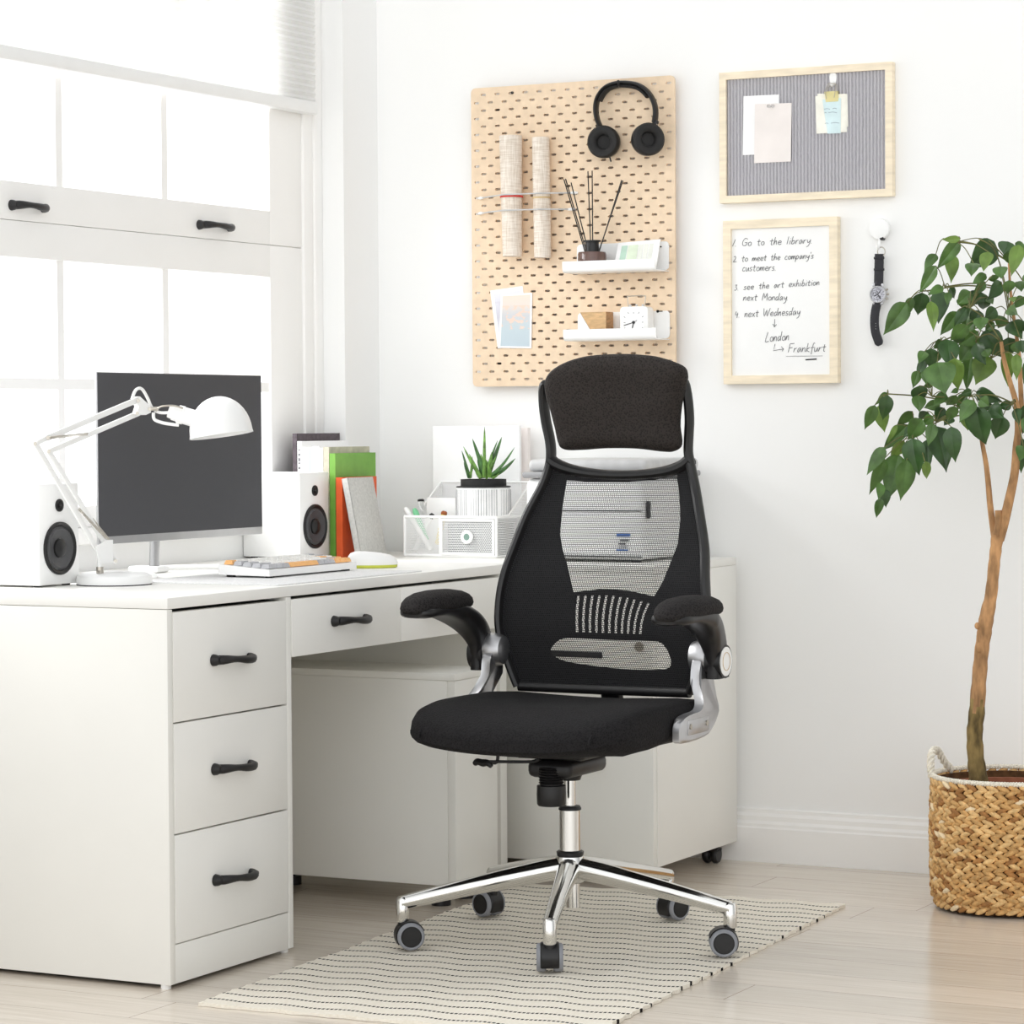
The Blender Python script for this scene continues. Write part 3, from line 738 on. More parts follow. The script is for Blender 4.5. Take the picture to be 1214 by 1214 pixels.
# seat cushion
ol = [(-.02, -.318), (.07, -.316), (.15, -.305), (.205, -.283), (.238, -.235), (.25, -.16), (.254, -.05), (.249, .06), (.240, .14), (.218, .195), (.15, .212), (0, .216), (-.15, .212), (-.218, .195), (-.240, .14), (-.249, .06), (-.254, -.05), (-.25, -.16), (-.240, -.235), (-.210, -.283), (-.15, -.305), (-.09, -.315)]
ol = cr([Vector((x, y, 0)) for x, y in ol], 4, True)
def seat_z(x, y, top):
    z = .10*abs(x)**2 if top else .002+.46*abs(x)**2.2+.25*max(0, -y-.2)
    if y < -.12: z -= .9*(y+.12)**2*(1 if top else .35)
    if y > .05 and top: z -= .6*(y-.05)**2
    if not top and y > -.1: z += .02*min(1, (y+.1)/.2)
    if top: z -= .006*math.exp(-((x/.13)**2+((y-.02)/.14)**2))
    return z
b = MB(); rs = []
for q, z, top in ((0.02, .408, 0), (.5, .408, 0), (.88, .408, 0), (.955, .412, 0), (.99, .420, 0), (1.0, .434, 0), (1.0, .470, 1), (.99, .489, 1), (.965, .501, 1), (.92, .507, 1), (.8, .510, 1), (.6, .511, 1), (.4, .511, 1), (.2, .510, 1), (.02, .510, 1)):
    rs.append([Vector((CC.x+p.x*q, CC.y-.045+(p.y+.045)*q, z+seat_z(p.x*q, (p.y+.045)*q-.045, top))) for p in ol])
b.rings(rs); seat = b.build('seat', 'seat_fabric', ch, ang=60)
for s in (-1, 1):     # piped seam round each front corner and along the side
    P = []
    for (x, y, z) in ((.189, -.299, .455), (.188, -.296, .463), (.190, -.278, .477), (.205, -.235, .492), (.222, -.17, .502), (.232, -.08, .507), (.236, .03, .508), (.234, .12, .506)):
        P.append(Vector((CC.x+s*x, CC.y+y, z-.002)))
    b = MB(); b.tube(cr(P, 4), .0035, 6); b.build('piping', 'seat_fabric', seat)
b = MB(); b.box(CC.x-.08, CC.x+.08, CC.y-.10, CC.y+.14, .396, .422, .010, 3); b.box(CC.x-.05, CC.x+.05, CC.y-.10, CC.y+.08, .358, .395, .014, 3)
b.lathe([(.022, .345), (.028, .36), (.03, .385)], (CC.x, CC.y, 0), None, 24)
# spine that carries the back
b.tube(cr([(CC.x, CC.y+.10, .395), (CC.x, CC.y+.22, .40), (CC.x, CC.y+.235, .44), (CC.x, CC.y+.21, .49), (CC.x, CC.y+.19, .535)], 6), .016, 10, flat=1.6, up=(1, 0, 0))
b.build('tilt_mechanism', 'black_plastic', ch)
b = MB(); ky = CC.y-.085
pf = [(.0, .382)]
for i in range(7): pf += [(.026, .380-i*.0052), (.0235, .3775-i*.0052)]
pf += [(.0235, .345), (.0295, .343), (.0302, .325), (.0295, .306), (.027, .302), (0, .302)]
b.lathe(pf, (CC.x+.0, ky, 0), None, 32); b.build('tension_knob', 'black_plastic', ch)
YV = CC.y-.10; V_ = lambda px, py: aty(px, py, YV)
b = MB(); b.tube(cr([(CC.x-.03, YV+.03, .39), V_(640, 900), V_(630, 903), V_(590, 903), V_(574, 903)], 5), .0034, 8)
b.tube(cr([V_(562, 906.5), V_(566, 903), V_(572, 904.5), V_(578, 904.5), V_(583, 909)], 5), [.003, .005, .006, .0065, .007, .007, .007, .007, .0075, .0075, .008, .008, .0075, .0075, .007, .007, .007, .0065, .006, .005, .004], 8)
b.build('height_lever', 'black_plastic', ch)
b = MB(); b.cyl((CC.x, CC.y, .27), (CC.x, CC.y, .36), .0125, n=24); b.build('gas_piston', 'chrome', ch)
b = MB(); b.cyl((CC.x, CC.y, .165), (CC.x, CC.y, .283), .0225, n=32); b.cyl((CC.x+.006, CC.y, .082), (CC.x+.006, CC.y, .15), .014, n=24); cl = b.build('column', 'chrome', ch)
b = MB(); b.lathe([(.0135, .2925), (.021, .2915), (.0235, .287), (.0235, .2835)], (CC.x, CC.y, 0), None, 32); b.build('collar', 'black_plastic', cl)
b = MB(); b.lathe([(.0235, .190), (.0275, .190), (.0285, .197), (.0235, .200)], (CC.x, CC.y, 0), None, 32); b.build('collar', 'black_plastic', cl)
b = MB(); b.lathe([(.022, .132), (.030, .136), (.033, .150), (.0335, .178), (.031, .188), (.0225, .192)], (CC.x, CC.y, 0), None, 36); b.build('base_hub', 'chrome', ch)
angs = (-39, -69.5+0, 0, 77, 145); spots = [(-.276, -.222), (.114, -.325), (.360, .000), (.074, .330), (-.290, .206)]
heads = (-52, 27, 117, -24, 72)
for (dx, dy), hd in zip(spots, heads):
    d = Vector((dx, dy, 0)); Ln = d.length; d.normalize()
    P = []; Rr = []
    for t in (0.06, .2, .4, .6, .8, .95, 1.0):
        z = .166-.062*t**1.15
        P.append(CC+d*(Ln*t)+Vector((0, 0, z))); Rr.append(.0235-.0095*t)
    b = MB(); b.tube(P, Rr, 16, flat=1.05); tip = CC+d*(Ln-.004)
    b.lathe([(.0125, .066), (.0135, .068), (.0135, .112), (.010, .117), (0, .118)], (tip.x, tip.y, 0), None, 20)
    lg = b.build('base_leg', 'chrome', ch, ang=50)
    h = math.radians(hd); ax = Vector((math.cos(h), math.sin(h), 0)); fw = Vector((-math.sin(h), math.cos(h), 0))
    wc = tip+fw*.014; wc.z = FL+.028
    R = Matrix((fw, Vector((0, 0, 1)), ax)).transposed()
    for s in (-1, 1):
        b = MB(); c_ = wc+ax*(s*.0165)
        q = [(0, -.0095), (.019, -.0095), (.0195, -.0085), (.0215, -.0085), (.0215, -.0095), (.025, -.0095), (.028, -.006), (.028, .006), (.025, .0095), (.0215, .0095), (.0215, .0085), (.0195, .0085), (.019, .0095), (0, .0095)]
        b.mi = 0; b.lathe(q, c_, R, 32)
        b.bm.faces.ensure_lookup_table()
        for f in b.bm.faces:
            cc_ = f.calc_center_median()-c_; r_ = (cc_-ax*cc_.dot(ax)).length
            f.material_index = 1 if r_ > .0216 else 0
        b.build('caster_wheel', ['black_plastic', 'tyre'], lg)
    b = MB(); n = 16; prof_ = []
    rs = []
    for w in (-.0185, -.016, .016, .0185):
        rr = .0305 if abs(w) < .017 else .0285
        ring = []
        for i in range(n+1):
            a = math.radians(-35+195*i/n); ring.append(wc+ax*w+fw*(rr*math.cos(a)*-1)+Vector((0, 0, rr*math.sin(a))))
        for i in range(n, -1, -1):
            a = math.radians(-35+195*i/n); ring.append(wc+ax*w+fw*((rr-.0035)*math.cos(a)*-1)+Vector((0, 0, (rr-.0035)*math.sin(a))))
        rs.append(ring)
    b.rings(rs); b.cyl(tip+Vector((0, 0, FL+.046)), tip+Vector((0, 0, .07)), .010, n=16); b.box(wc.x-.003, wc.x+.003, wc.y-.003, wc.y+.003, wc.z, wc.z+.028)
    b.build('caster_hood', 'black_plastic', lg)
# armrests
def armrest(s):
    X = CC.x+s*.256; y = CC.y+.011; fl = .034 if s < 0 else .022     # the pads toe outwards
    hy, hz = y+.122, .588
    # silver bracket from the seat frame up to the hinge
    xi, xo = X-s*.024, X-s*.004
    pr_ = [(-.064, .437), (-.076, .452), (-.074, .470), (-.058, .485), (-.02, .490), (.035, .494), (.064, .512), (.078, .545), (.084, .58), (.098, .60), (.122, .603), (.142, .592), (.146, .56), (.140, .52), (.124, .485), (.095, .456), (.05, .440)]
    lp = cr([Vector((0, p, q)) for p, q in pr_], 3, True)
    cen = sum(lp, Vector())/len(lp); rs = []
    for xx, k in ((xi, .95), (xi+s*.003, 1), (xo-s*.003, 1), (xo, .94)):
        rs.append([Vector((xx+s*.026*(1-min(1, max(0, (p.z-.488)/.06))), y+cen.y+(p.y-cen.y)*k, cen.z+(p.z-cen.z)*k)) for p in lp])
    b = MB(); b.rings(rs); br = b.build('arm_bracket', 'silver', ch, ang=35)
    b = MB(); lq = [cen+(p-cen)*.62+Vector((0, -.012, -.008)) for p in lp if p.z < .515]
    b = MB(); b.obox((xo+s*.0268, y+.012, .466), (.002, .105, .030), None, .001); b.build('cover_plate', 'silver', br)
    for py in (-.030, .052):
        b = MB(); b.lathe([(.0055, 0), (.0055, .002), (0, .002)], (xo+s*.0276, y+py, .468), Matrix.Rotation(s*PI/2, 3, 'Y'), 14); b.build('screw', 'steel', br)
    b = MB(); b.tube([(CC.x+s*.13, y-.01, .42), (xi+s*.03, y-.01, .452)], .012, 8); b.build('support_bar', 'black_plastic', ch)
    # silver hinge on the inside of the arm
    b = MB(); b.rings([[Vector((xx, hy+r*math.cos(2*PI*k/28), hz+.008+r*1.08*math.sin(2*PI*k/28))) for k in range(28)] for xx, r in ((X-s*.040, .020), (X-s*.036, .028), (X-s*.020, .033), (X-s*.006, .0335), (X+s*.001, .032))])
    b.build('hinge', 'silver', br)
    # black arm sweeping up and forward
    P = [Vector((X+s*.018, hy+.002, hz-.034)), Vector((X+s*.018, hy, hz)), Vector((X+s*.017, hy-.012, hz+.034)), Vector((X+s*(.014+fl*.25), hy-.045, hz+.066)), Vector((X+s*(.008+fl*.7), hy-.095, hz+.090)), Vector((X+s*(.004+fl), hy-.150, hz+.1005)), Vector((X+s*(.002+fl), hy-.215, hz+.1015)), Vector((X+s*(.001+fl), hy-.270, hz+.1005))]
    C_ = cr(P, 5); n_ = len(C_)-1; rs = []
    for i, p in enumerate(C_):
        t = i/n_
        wd = .0165+(.026)*min(1, max(0, (t-.22)/.38))**1.2; tk = .035-.023*min(1, max(0, (t-.25)/.55))
        if t > .9: wd *= (1-((t-.9)/.1)**2*.45)
        d = (C_[min(i+1, n_)]-C_[max(i-1, 0)]).normalized(); u = Vector((1, 0, 0)); w = d.cross(u).normalized(); ring = []
        if t > .97: tk *= .7
        for j in range(20):
            a = 2*PI*j/20; ca, sa = math.cos(a), math.sin(a)
            ring.append(p+u*(wd*math.copysign(abs(ca)**.6, ca))+w*(tk*math.copysign(abs(sa)**.7, sa)))
        rs.append(ring)
    b = MB(); b.rings(rs); b.cyl((X+s*.002, hy, hz), (X+s*.036, hy, hz), .0345, n=32)
    arm = b.build('armrest', 'black_plastic', ch, ang=50)
    b = MB(); b.cyl((X+s*.0361, hy, hz), (X+s*.0375, hy, hz), .030, n=32); b.build('hinge_cap', 'white_plastic', arm)
    b = MB(); b.lathe([(.018, 0), (.019, .0), (.019, .0008), (.018, .0008)], (X+s*.0376, hy, hz), Matrix.Rotation(s*PI/2, 3, 'Y'), 28, False, False); b.build('cap_ring', 'rubber_tan', arm)
    # padded top
    pc_ = Vector((X+s*(.003+fl), hy-.160, hz+.113)); rs = []
    for q, dz in ((.93, -.009), (1.0, -.005), (1.03, .002), (1.0, .011), (.90, .019), (.68, .026), (.36, .030), (.03, .031)):
        ring = []
        for j in range(36):
            a = 2*PI*j/36; ca, sa = math.cos(a), math.sin(a)
            px, py = .044*q*math.copysign(abs(ca)**.8, ca), .124*q*math.copysign(abs(sa)**.85, sa)
            ring.append(pc_+Vector((px, py, dz-1.0*max(0, -py-.04)**2-.5*max(0, py-.04)**2)))
        rs.append(ring)
    b = MB(); b.rings(rs); b.build('arm_pad', 'pad_fabric', arm, ang=60)
armrest(1); armrest(-1)

# ------------------------------------------------------------------ things on the desk
def speaker(X, Y, label):
    t = thing('desk_speaker', (X, Y, ZT), label, 'speaker', 'white desk speakers')
    w, h, d = .137, .207, .165
    MB().box(X-d, X, Y, Y+w, ZT+.004, ZT+.004+h, .003).build('cabinet', 'white_plastic', t)
    RY = Matrix.Rotation(PI/2, 3, 'Y')
    b = MB(); b.mi = 1; b.lathe([(.0545, -.001), (.0545, .004), (.051, .006), (.047, .004), (.045, .0015)], (X, Y+w/2, ZT+.078), RY, 40, True, False)
    b.mi = 0; b.lathe([(.045, .0015), (.040, .0045), (.036, .002), (.020, -.0008)], (X+.001, Y+w/2, ZT+.078), RY, 40, False, False)
    b.mi = 1; b.lathe([(.020, -.0005), (.019, .004), (.012, .009), (0, .010)], (X, Y+w/2, ZT+.078), RY, 32, False, True)
    b.build('woofer', ['speaker_cone', 'black_plastic'], t)
    b = MB(); b.lathe([(.013, -.001), (.013, .003), (.010, .004), (.008, .001), (.005, .001), (.004, .004), (0, .005)], (X, Y+w/2, ZT+.166), RY, 28); b.build('tweeter', 'black_plastic', t)
    b = MB()
    for x in (X-.02, X-d+.02):
        for y in (Y+.02, Y+w-.02): b = MB(); b.cyl((x, y, ZT), (x, y, ZT+.005), .009, n=12); b.build('foot', 'black_plastic', t)
speaker(-3.545, 4.778, 'white desk speaker at the left end of the desk, behind the lamp base')
speaker(-3.692, 6.03, 'white desk speaker standing in front of the row of books')

# monitor
mo = thing('monitor', (-3.62, 5.39, ZT), 'monitor with a blank dark screen standing on the desk in front of the window', 'monitor')
XM = -3.60; y0m, y1m, z0m, z1m = 5.062, 5.712, .825, 1.193
b = MB(); b.box(XM-.006, XM, y0m, y1m, z0m, z1m, .0015); b.box(XM-.03, XM-.0061, y0m+.16, y1m-.16, z0m+.03, z0m+.22, .008); b.build('housing', 'silver', mo)
MB().box(XM-.001, XM+.0008, y0m+.0015, y1m-.0015, z0m+.017, z1m-.0015).build('screen', 'dark_screen', mo)
b = MB(); px_ = XM-.066; py_ = 5.372
b.tube([(px_-.005, py_, ZT+.012), (px_, py_, ZT+.12), (XM-.028, py_, ZT+.20)], .0095, 12, flat=1.6, up=(0, 1, 0)); b.box(XM-.045, XM-.0295, py_-.05, py_+.05, ZT+.17, ZT+.27, .004)
b.build('stand_post', 'silver', mo)
b = MB()
for yy in (-.20, .20): b.tube(cr([(px_-.05, py_, ZT+.006), (px_, py_+yy*.25, ZT+.009), (px_+.13, py_+yy, ZT+.006)], 5), .009, 8, flat=.65, up=(0, 0, 1))
b.obox((px_-.02, py_, ZT+.008), (.08, .05, .014), None, .005); b.build('stand_foot', 'white_metal', mo)

# felt mat
b = MB(); b.box(-3.49, -3.125, 5.02, 5.62, ZT, ZT+.0025, .001); tag(b.build('desk_mat', 'felt', origin=(-3.3, 5.3, ZT)), 'pale grey felt mat lying on the desk below the keyboard', 'mat')
# keyboard
KBX, KBY = -3.272, 5.218
kz = ZT+.0025
kb = thing('keyboard', (KBX-.06, KBY+.18, kz), 'white mechanical keyboard with grey and orange keys on the felt mat', 'keyboard')
kw, kl = .128, .365
b = MB(); b.prism([(KBX, KBY, kz+.004), (KBX, KBY, kz+.018), (KBX-kw, KBY, kz+.028), (KBX-kw, KBY, kz+.006)], (0, kl, 0)); b.build('case', 'white_plastic', kb)
b = MB()
for x in (KBX-.015, KBX-kw+.015):
    for y in (KBY+.02, KBY+kl-.03): b = MB(); b.box(x-.008, x+.008, y, y+.012, kz, kz+.007); b.build('foot', 'soft_black', kb)
rows = [[('o', 1)]+[('w', 1)]*13+[('g', 1)]*1, [('g', 1.5)]+[('w', 1)]*12+[('g', 1.5)], [('g', 1.75)]+[('w', 1)]*11+[('o', 1.25)]+[('w', 1)], [('g', 2.25)]+[('w', 1)]*10+[('g', 1.75)]+[('o', 1)], [('g', 1.25)]*3+[('o', 5.25)]+[('g', 1)]*3+[('o', 1)]*3]
U = (kl-.020)/15.0; dx = (kw-.012)/5
for r, row in enumerate(rows[::-1]):
    tot = sum(w for _, w in row); k = 15.0/tot; yy = KBY+.010
    xc = KBX-.006-dx*(r+.5); zc = kz+.018+.010*((KBX-xc)/kw)
    for cch, w in row:
        ww = w*k*U
        q = MB(); cy_ = yy+ww/2
        a = [Vector((xc+sx*dx*.47, cy_+sy*ww*.475+sy*(.0), zc+.0005)) for sx, sy in ((-1, -1), (1, -1), (1, 1), (-1, 1))]
        c = [Vector((xc+sx*dx*.34, cy_+sy*(ww*.475-.0028), zc+.0095)) for sx, sy in ((-1, -1), (1, -1), (1, 1), (-1, 1))]
        q.rings([a, c]); q.build('key', {'o': 'key_orange', 'w': 'key_white', 'g': 'key_grey'}[cch], kb)
        yy += ww
# mouse
mp_ = Vector((-3.318, 5.735, ZT)); ms = thing('computer_mouse', mp_, 'white computer mouse with a lime green base beside the keyboard', 'mouse')
am = math.radians(35); ux = Vector((math.cos(am), math.sin(am), 0)); vx = Vector((-math.sin(am), math.cos(am), 0))
def mshell(z0, z1, k0, name, m_, dome):
    b = MB(); rs = []
    lv = [(1.0*k0, z0), (1.02*k0, z0+(z1-z0)*.3), (.99*k0, z0+(z1-z0)*.5), (.9*k0, z0+(z1-z0)*.75), (.7*k0, z0+(z1-z0)*.93), (.35*k0, z1), (.03, z1)] if dome else [(.93*k0, z0), (1.0*k0, z0+.002), (1.01*k0, z1)]
    for q, z in lv:
        rs.append([mp_+ux*(.0565*q*math.cos(2*PI*j/28))+vx*(.031*q*math.sin(2*PI*j/28)*(1-.12*math.cos(2*PI*j/28)))+Vector((0, 0, z-(.006*(math.cos(2*PI*j/28)+0)*q if dome and z > z0+.004 else 0))) for j in range(28)])
    b.rings(rs); return b.build(name, m_, ms, ang=60)
mshell(0.0, .007, 1, 'base', 'lime', False); mshell(.007, .036, 1, 'shell', 'white_plastic', True)

# lamp
lb = atz(135.5, 693, ZT)
lm = thing('desk_lamp', (lb.x, lb.y, ZT), 'white swing-arm desk lamp with a domed shade at the left of the desk', 'lamp')
XL = lb.x
b = MB(); b.lathe([(.071, 0), (.0775, .002), (.0785, .010), (.076, .019), (.066, .025), (.03, .0275), (0, .0275)], (lb.x, lb.y, ZT), None, 48); base = b.build('base', 'white_metal', lm)
b = MB(); b.lathe([(.076, 0), (.0777, 0), (.0777, .0022), (.076, .0022)], (lb.x, lb.y, ZT), None, 48, False, False); b.build('base_pad', 'soft_black', base)
A_ = lambda px, py, o=0: atx(px, py, XL-o)      # the arms swing in the upright plane X = XL, over the desk
def plate(mb, a, c, w, th):
    a, c = Vector(a), Vector(c); d = (c-a); L_ = d.length; d.normalize(); n_ = Vector((1, 0, 0)); s_ = d.cross(n_).normalized()
    R = Matrix((d, n_, s_)).transposed(); mb.obox((a+c)/2, (L_+w*.6, th, w), R, min(th, w)*.3)
sb = A_(118.5, 684); sb.z = ZT+.024
b = MB(); b.cyl(sb, Vector((sb.x, sb.y, A_(118.5, 672).z)), .0075, n=20); q_ = A_(116, 678); b.tube([q_, q_+Vector((.012, -.008, 0))], .003, 8); b.build('sleeve', 'steel', lm)
b = MB(); b.cyl(Vector((sb.x, sb.y, A_(118.5, 673).z)), Vector((sb.x, sb.y, A_(119, 652).z)), .006, n=16)
for o in (-.012, .012): b.prism([A_(113, 648, o-.001), A_(117, 668, o-.001), A_(133, 667, o-.001), A_(133, 640, o-.001), A_(126, 640, o-.001)], (.002, 0, 0))
hb = b.build('lower_bracket', 'white_metal', lm)
for o in (-.007, .007):
    b = MB(); plate(b, A_(117, 655, o), A_(43, 527, o), .0125, .005); b.build('lower_arm', 'white_metal', lm)
b = MB(); plate(b, A_(137, 665), A_(58, 535), .0115, .006); b.build('lower_arm', 'white_metal', lm)
b = MB(); plate(b, A_(56, 519, -.004), A_(163, 474, -.004), .0125, .006); plate(b, A_(56, 519, -.004), A_(41.5, 526, -.004), .010, .006); b.build('upper_arm', 'white_metal', lm)
b = MB(); plate(b, A_(58.5, 535, .004), A_(164, 490, .004), .0115, .006); b.build('upper_arm', 'white_metal', lm)
def spring(a, c, r, turns):
    mb = MB(); a, c = Vector(a), Vector(c); d = (c-a); L_ = d.length; d.normalize(); u = d.orthogonal().normalized(); w = d.cross(u); N = turns*8
    mb.tube([a+d*(L_*i/N)+u*(r*math.cos(2*PI*i/8))+w*(r*math.sin(2*PI*i/8)) for i in range(N+1)], .0008, 5); mb.build('spring', 'steel', lm)
spring(A_(59, 519, -.013), A_(104, 514.5, -.013), .0024, 26)
spring(A_(93, 603, -.014), A_(126, 638, -.014), .0024, 26); spring(A_(109, 615, .012), A_(129, 640, .012), .0024, 20)
for (px, py) in ((58, 535), (41.5, 526), (57, 519), (164, 475), (162.5, 490), (177.5, 485), (121, 656), (137, 665)):
    b = MB(); b.cyl(A_(px, py, -.010), A_(px, py, .010), .0038, n=14); b.build('bolt', 'steel', lm)
b = MB(); b.prism([A_(160, 472, -.006), A_(166, 470, -.006), A_(178, 481, -.006), A_(179, 489, -.006), A_(173, 492, -.006), A_(162, 491, -.006), A_(165, 482, -.006)], (-.012, 0, 0))
b.build('head_bracket', 'white_metal', lm)
# the head swivels at the bracket: it lies in the upright plane through the joint square to the lens axis' heading
J = A_(178, 486); hd_ = Vector((math.cos(YAW), math.sin(YAW), 0)); hn_ = Vector((-math.sin(YAW), math.cos(YAW), 0))
def H_(px, py, o=0):
    d = ray(px, py); return CO+d*(((J-CO).dot(hn_)+o)/d.dot(hn_))
b = MB(); b.cyl(H_(176, 485), H_(188, 484.5), .0042, n=12); b.build('swivel', 'steel', lm)
tA, tB = H_(225.5, 520.5), H_(299.5, 510); cs = (tA+tB)/2; rad = (tB-tA).length/2
axd = (tB-tA).normalized(); nrm = axd.cross(hn_).normalized()
if nrm.z < 0: nrm = -nrm
nrm = (nrm+hn_*.05).normalized(); axd = (axd-nrm*axd.dot(nrm)).normalized()
RS = Matrix((axd, nrm.cross(axd), nrm)).transposed()
b = MB(); pf = [(rad*1.02, -.002), (rad*1.0, .004)]
for i in range(1, 11): a = PI/2*i/10; pf.append((max(.001, rad*math.cos(a)), .004+rad*1.16*math.sin(a)))
pf2 = [(max(.001, r-.002), z-.002) for r, z in pf[::-1]]; pf2[-1] = (rad*1.0, -.002)
b.lathe(pf+pf2, cs, RS, 40, False, False); sh = b.build('shade', 'white_metal', lm)
b = MB(); b.tube([H_(200, 487.5), H_(205, 489), H_(205.2, 489), H_(211, 491), H_(211.2, 491), H_(217.5, 492.5), H_(217.7, 492.5), H_(236, 498)], [.0135, .0145, .0165, .0165, .0195, .0195, .0180, .0180], 24); b.build('lamp_holder', 'white_metal', lm)
b = MB(); b.tube(cr([H_(185, 487, -.012), H_(191, 482, -.02), H_(205, 481, -.022), H_(217, 484, -.022)], 6), .002, 8); b.build('yoke', 'steel', lm)
b = MB(); b.tube(cr([H_(182, 489), H_(183, 497), H_(192, 501), H_(203, 503), H_(212, 504)], 6), .0035, 8); b.build('yoke', 'white_metal', lm)
b = MB(); b.tube(cr([A_(157, 472), A_(160, 464), A_(164, 460.5), A_(169, 462), A_(175, 472), A_(180, 483), H_(189, 489), H_(203, 489)], 6), .0033, 8); b.build('cable', 'white_plastic', lm)

# ------------------------------------------------------------------ books at the back of the surface
BZ = KZ1+.0005
def bk(px0, px1, ytop, depth, name, label, mats, yf=6.18, lean=0, cat='book', spine_pic=None, group='books standing behind the right speaker'):
    x0 = aty(px0, 656, yf).x; x1 = aty(px1, 656, yf).x-.0006; z1 = aty((px0+px1)/2, ytop, yf).z
    t = thing(name, ((x0+x1)/2, yf+depth/2, BZ), label, cat, group)
    cov, pg = mats; th = min(.0022, (x1-x0)*.2)
    b = MB(); b.box(x0, x0+th, yf, yf+depth, BZ, z1); b.box(x1-th, x1, yf, yf+depth, BZ, z1); b.box(x0+th, x1-th, yf, yf+th, BZ, z1)
    b.build('cover', cov, t)
    MB().box(x0+th, x1-th, yf+th, yf+depth-.003, BZ+.002, z1-.003).build('pages', pg, t)
    return t, x0, x1, z1
xL = XW+.004
bk(348.0, 353.2, 514, .21, 'book', 'tall dark brown book, leftmost of the books by the window', ('dark_book', 'dark_book'))
t, x0, x1, z1 = bk(353.6, 358.6, 523, .23, 'magazine', 'thin white magazine with grey spine lettering, right of the dark book', ('paper', 'paper'), cat='magazine')
b = MB()
for i in range(9): b.box(x0+.003, x1-.004, 6.1795, 6.1802, z1-.02-i*.011-.004-.002*(i % 3), z1-.02-i*.011)
b.build('spine_print', 'ink', t)
t, x0, x1, z1 = bk(359, 371, 530, .22, 'magazine', 'thick white magazine with a pale green spine line', ('paper', 'paper'), cat='magazine')
b = MB(); b.box(x1-.007, x1-.0045, 6.179, 6.1805, BZ, z1-.002); b.build('spine_line', 'card_green', t)
b = MB(); b.box(x0+.0, x0+.0012, 6.179, 6.1805, BZ, z1-.002); b.build('spine_edge', 'card_cream', t)
bk(371.4, 379.4, 529, .215, 'magazine', 'plain white magazine in the middle of the row of books', ('paper', 'paper_cream'), cat='magazine')
t, x0, x1, z1 = bk(379.6, 384.0, 531, .21, 'magazine', 'white magazine with a dark photo on the lower spine', ('paper', 'paper'), cat='magazine')
b = MB(); b.box(x0+.0005, x1-.0005, 6.179, 6.1802, BZ+.075, BZ+.125); b.mi = 1; b.box(x0+.0005, x1-.0005, 6.179, 6.1802, BZ+.004, BZ+.02); b.box(x0+.0005, x1-.003, 6.179, 6.1802, BZ+.03, BZ+.06)
b.build('spine_photo', ['grey_plastic', 'dark_book'], t)
bk(384.3, 391.2, 530, .20, 'book', 'beige book directly left of the green book', ('beige_book', 'paper_cream'))
bk(391.5, 398.6, 537.5, .20, 'book', 'green book between the beige and orange books', ('green_book', 'green_book'))
bk(398.9, 406.6, 566, .17, 'book', 'orange book leaning-free beside the green book', ('orange_book', 'orange_book'), yf=6.165)[0]['label'] = 'orange upright book between the green book and the grey notebook'
# leaning grey notebook
nb0, nb1 = aty(429, 656.5, 6.15), aty(412, 568, 6.15)
g = thing('notebook', (nb0.x, 6.22, BZ), 'grey linen notebook leaning against the orange book', 'notebook', 'books standing behind the right speaker')
dv = (Vector((nb1.x, 0, nb1.z))-Vector((nb0.x, 0, BZ))); hN = dv.length; dv.normalize(); wv = Vector((dv.z, 0, -dv.x))
R = Matrix((wv, Vector((0, 1, 0)), dv)).transposed(); tN = .018; dN = .125
cN = Vector((nb0.x, 6.15+dN/2, BZ))+dv*(hN/2)-wv*(tN/2)*0+wv*(-tN/2)
cN.z += tN*abs(dv.x)*1.0
for o, s in ((-tN/2+.0012, 1), (tN/2-.0012, 1)): pass
b = MB(); b.obox(cN-wv*(tN/2-.001), (.002, dN, hN), R, .0008); b.obox(cN+wv*(tN/2-.001), (.002, dN, hN), R, .0008); b.obox(cN-Vector((0, dN/2-.001, 0)), (tN, .002, hN), R, .0008); b.build('cover', 'grey_book', g)
b = MB(); b.obox(cN, (tN-.004, dN-.005, hN-.005), R); b.build('pages', 'paper_cream', g)

# ------------------------------------------------------------------ desk organiser with pens and aloe
oy0 = 6.30; ox0, ox1 = aty(480, 655, oy0).x, aty(588.5, 660, oy0).x; od = .19; oz = BZ
zf = aty(530, 613, oy0).z; zk = aty(513, 571, oy0+od).z+.0
xm = aty(522, 655, oy0).x
og = thing('desk_organizer', ((ox0+ox1)/2, oy0+od/2, oz), 'white wire mesh desk organizer with sloping sides by the back wall', 'organizer')
w_ = .0022
def wire(mb, *pts, r=.0024): mb.tube([Vector(p) for p in pts], r, 8)
b = MB()
for z in (oz+.003, zf): wire(b, (ox0, oy0, z), (ox1, oy0, z), r=.0036)
for x in (ox0, xm, ox1): wire(b, (x, oy0, oz+.003), (x, oy0, zf), r=.0036)
for x in (ox0, ox1):
    wire(b, (x, oy0, oz+.003), (x, oy0+od, oz+.003)); wire(b, (x, oy0+od, oz+.003), (x, oy0+od, zk)); wire(b, (x, oy0, zf), (x, oy0+od*.35, zf+.004), (x, oy0+od, zk)); wire(b, (x, oy0, zf), (x, oy0+od, zf), r=.0015)
wire(b, (ox0, oy0+od, zk), (ox1, oy0+od, zk)); wire(b, (ox0, oy0+od, oz+.003), (ox1, oy0+od, oz+.003))
b.build('wire_frame', 'white_metal', og)
b = MB()
b.face([(ox0, oy0, oz+.003), (xm, oy0, oz+.003), (xm, oy0, zf), (ox0, oy0, zf)])
for x in (ox0, ox1): b.face([(x, oy0, oz+.003), (x, oy0+od, oz+.003), (x, oy0+od, zk), (x, oy0+od*.35, zf+.004), (x, oy0, zf)])
b.face([(ox0, oy0+od, oz+.003), (ox1, oy0+od, oz+.003), (ox1, oy0+od, zk), (ox0, oy0+od, zk)])
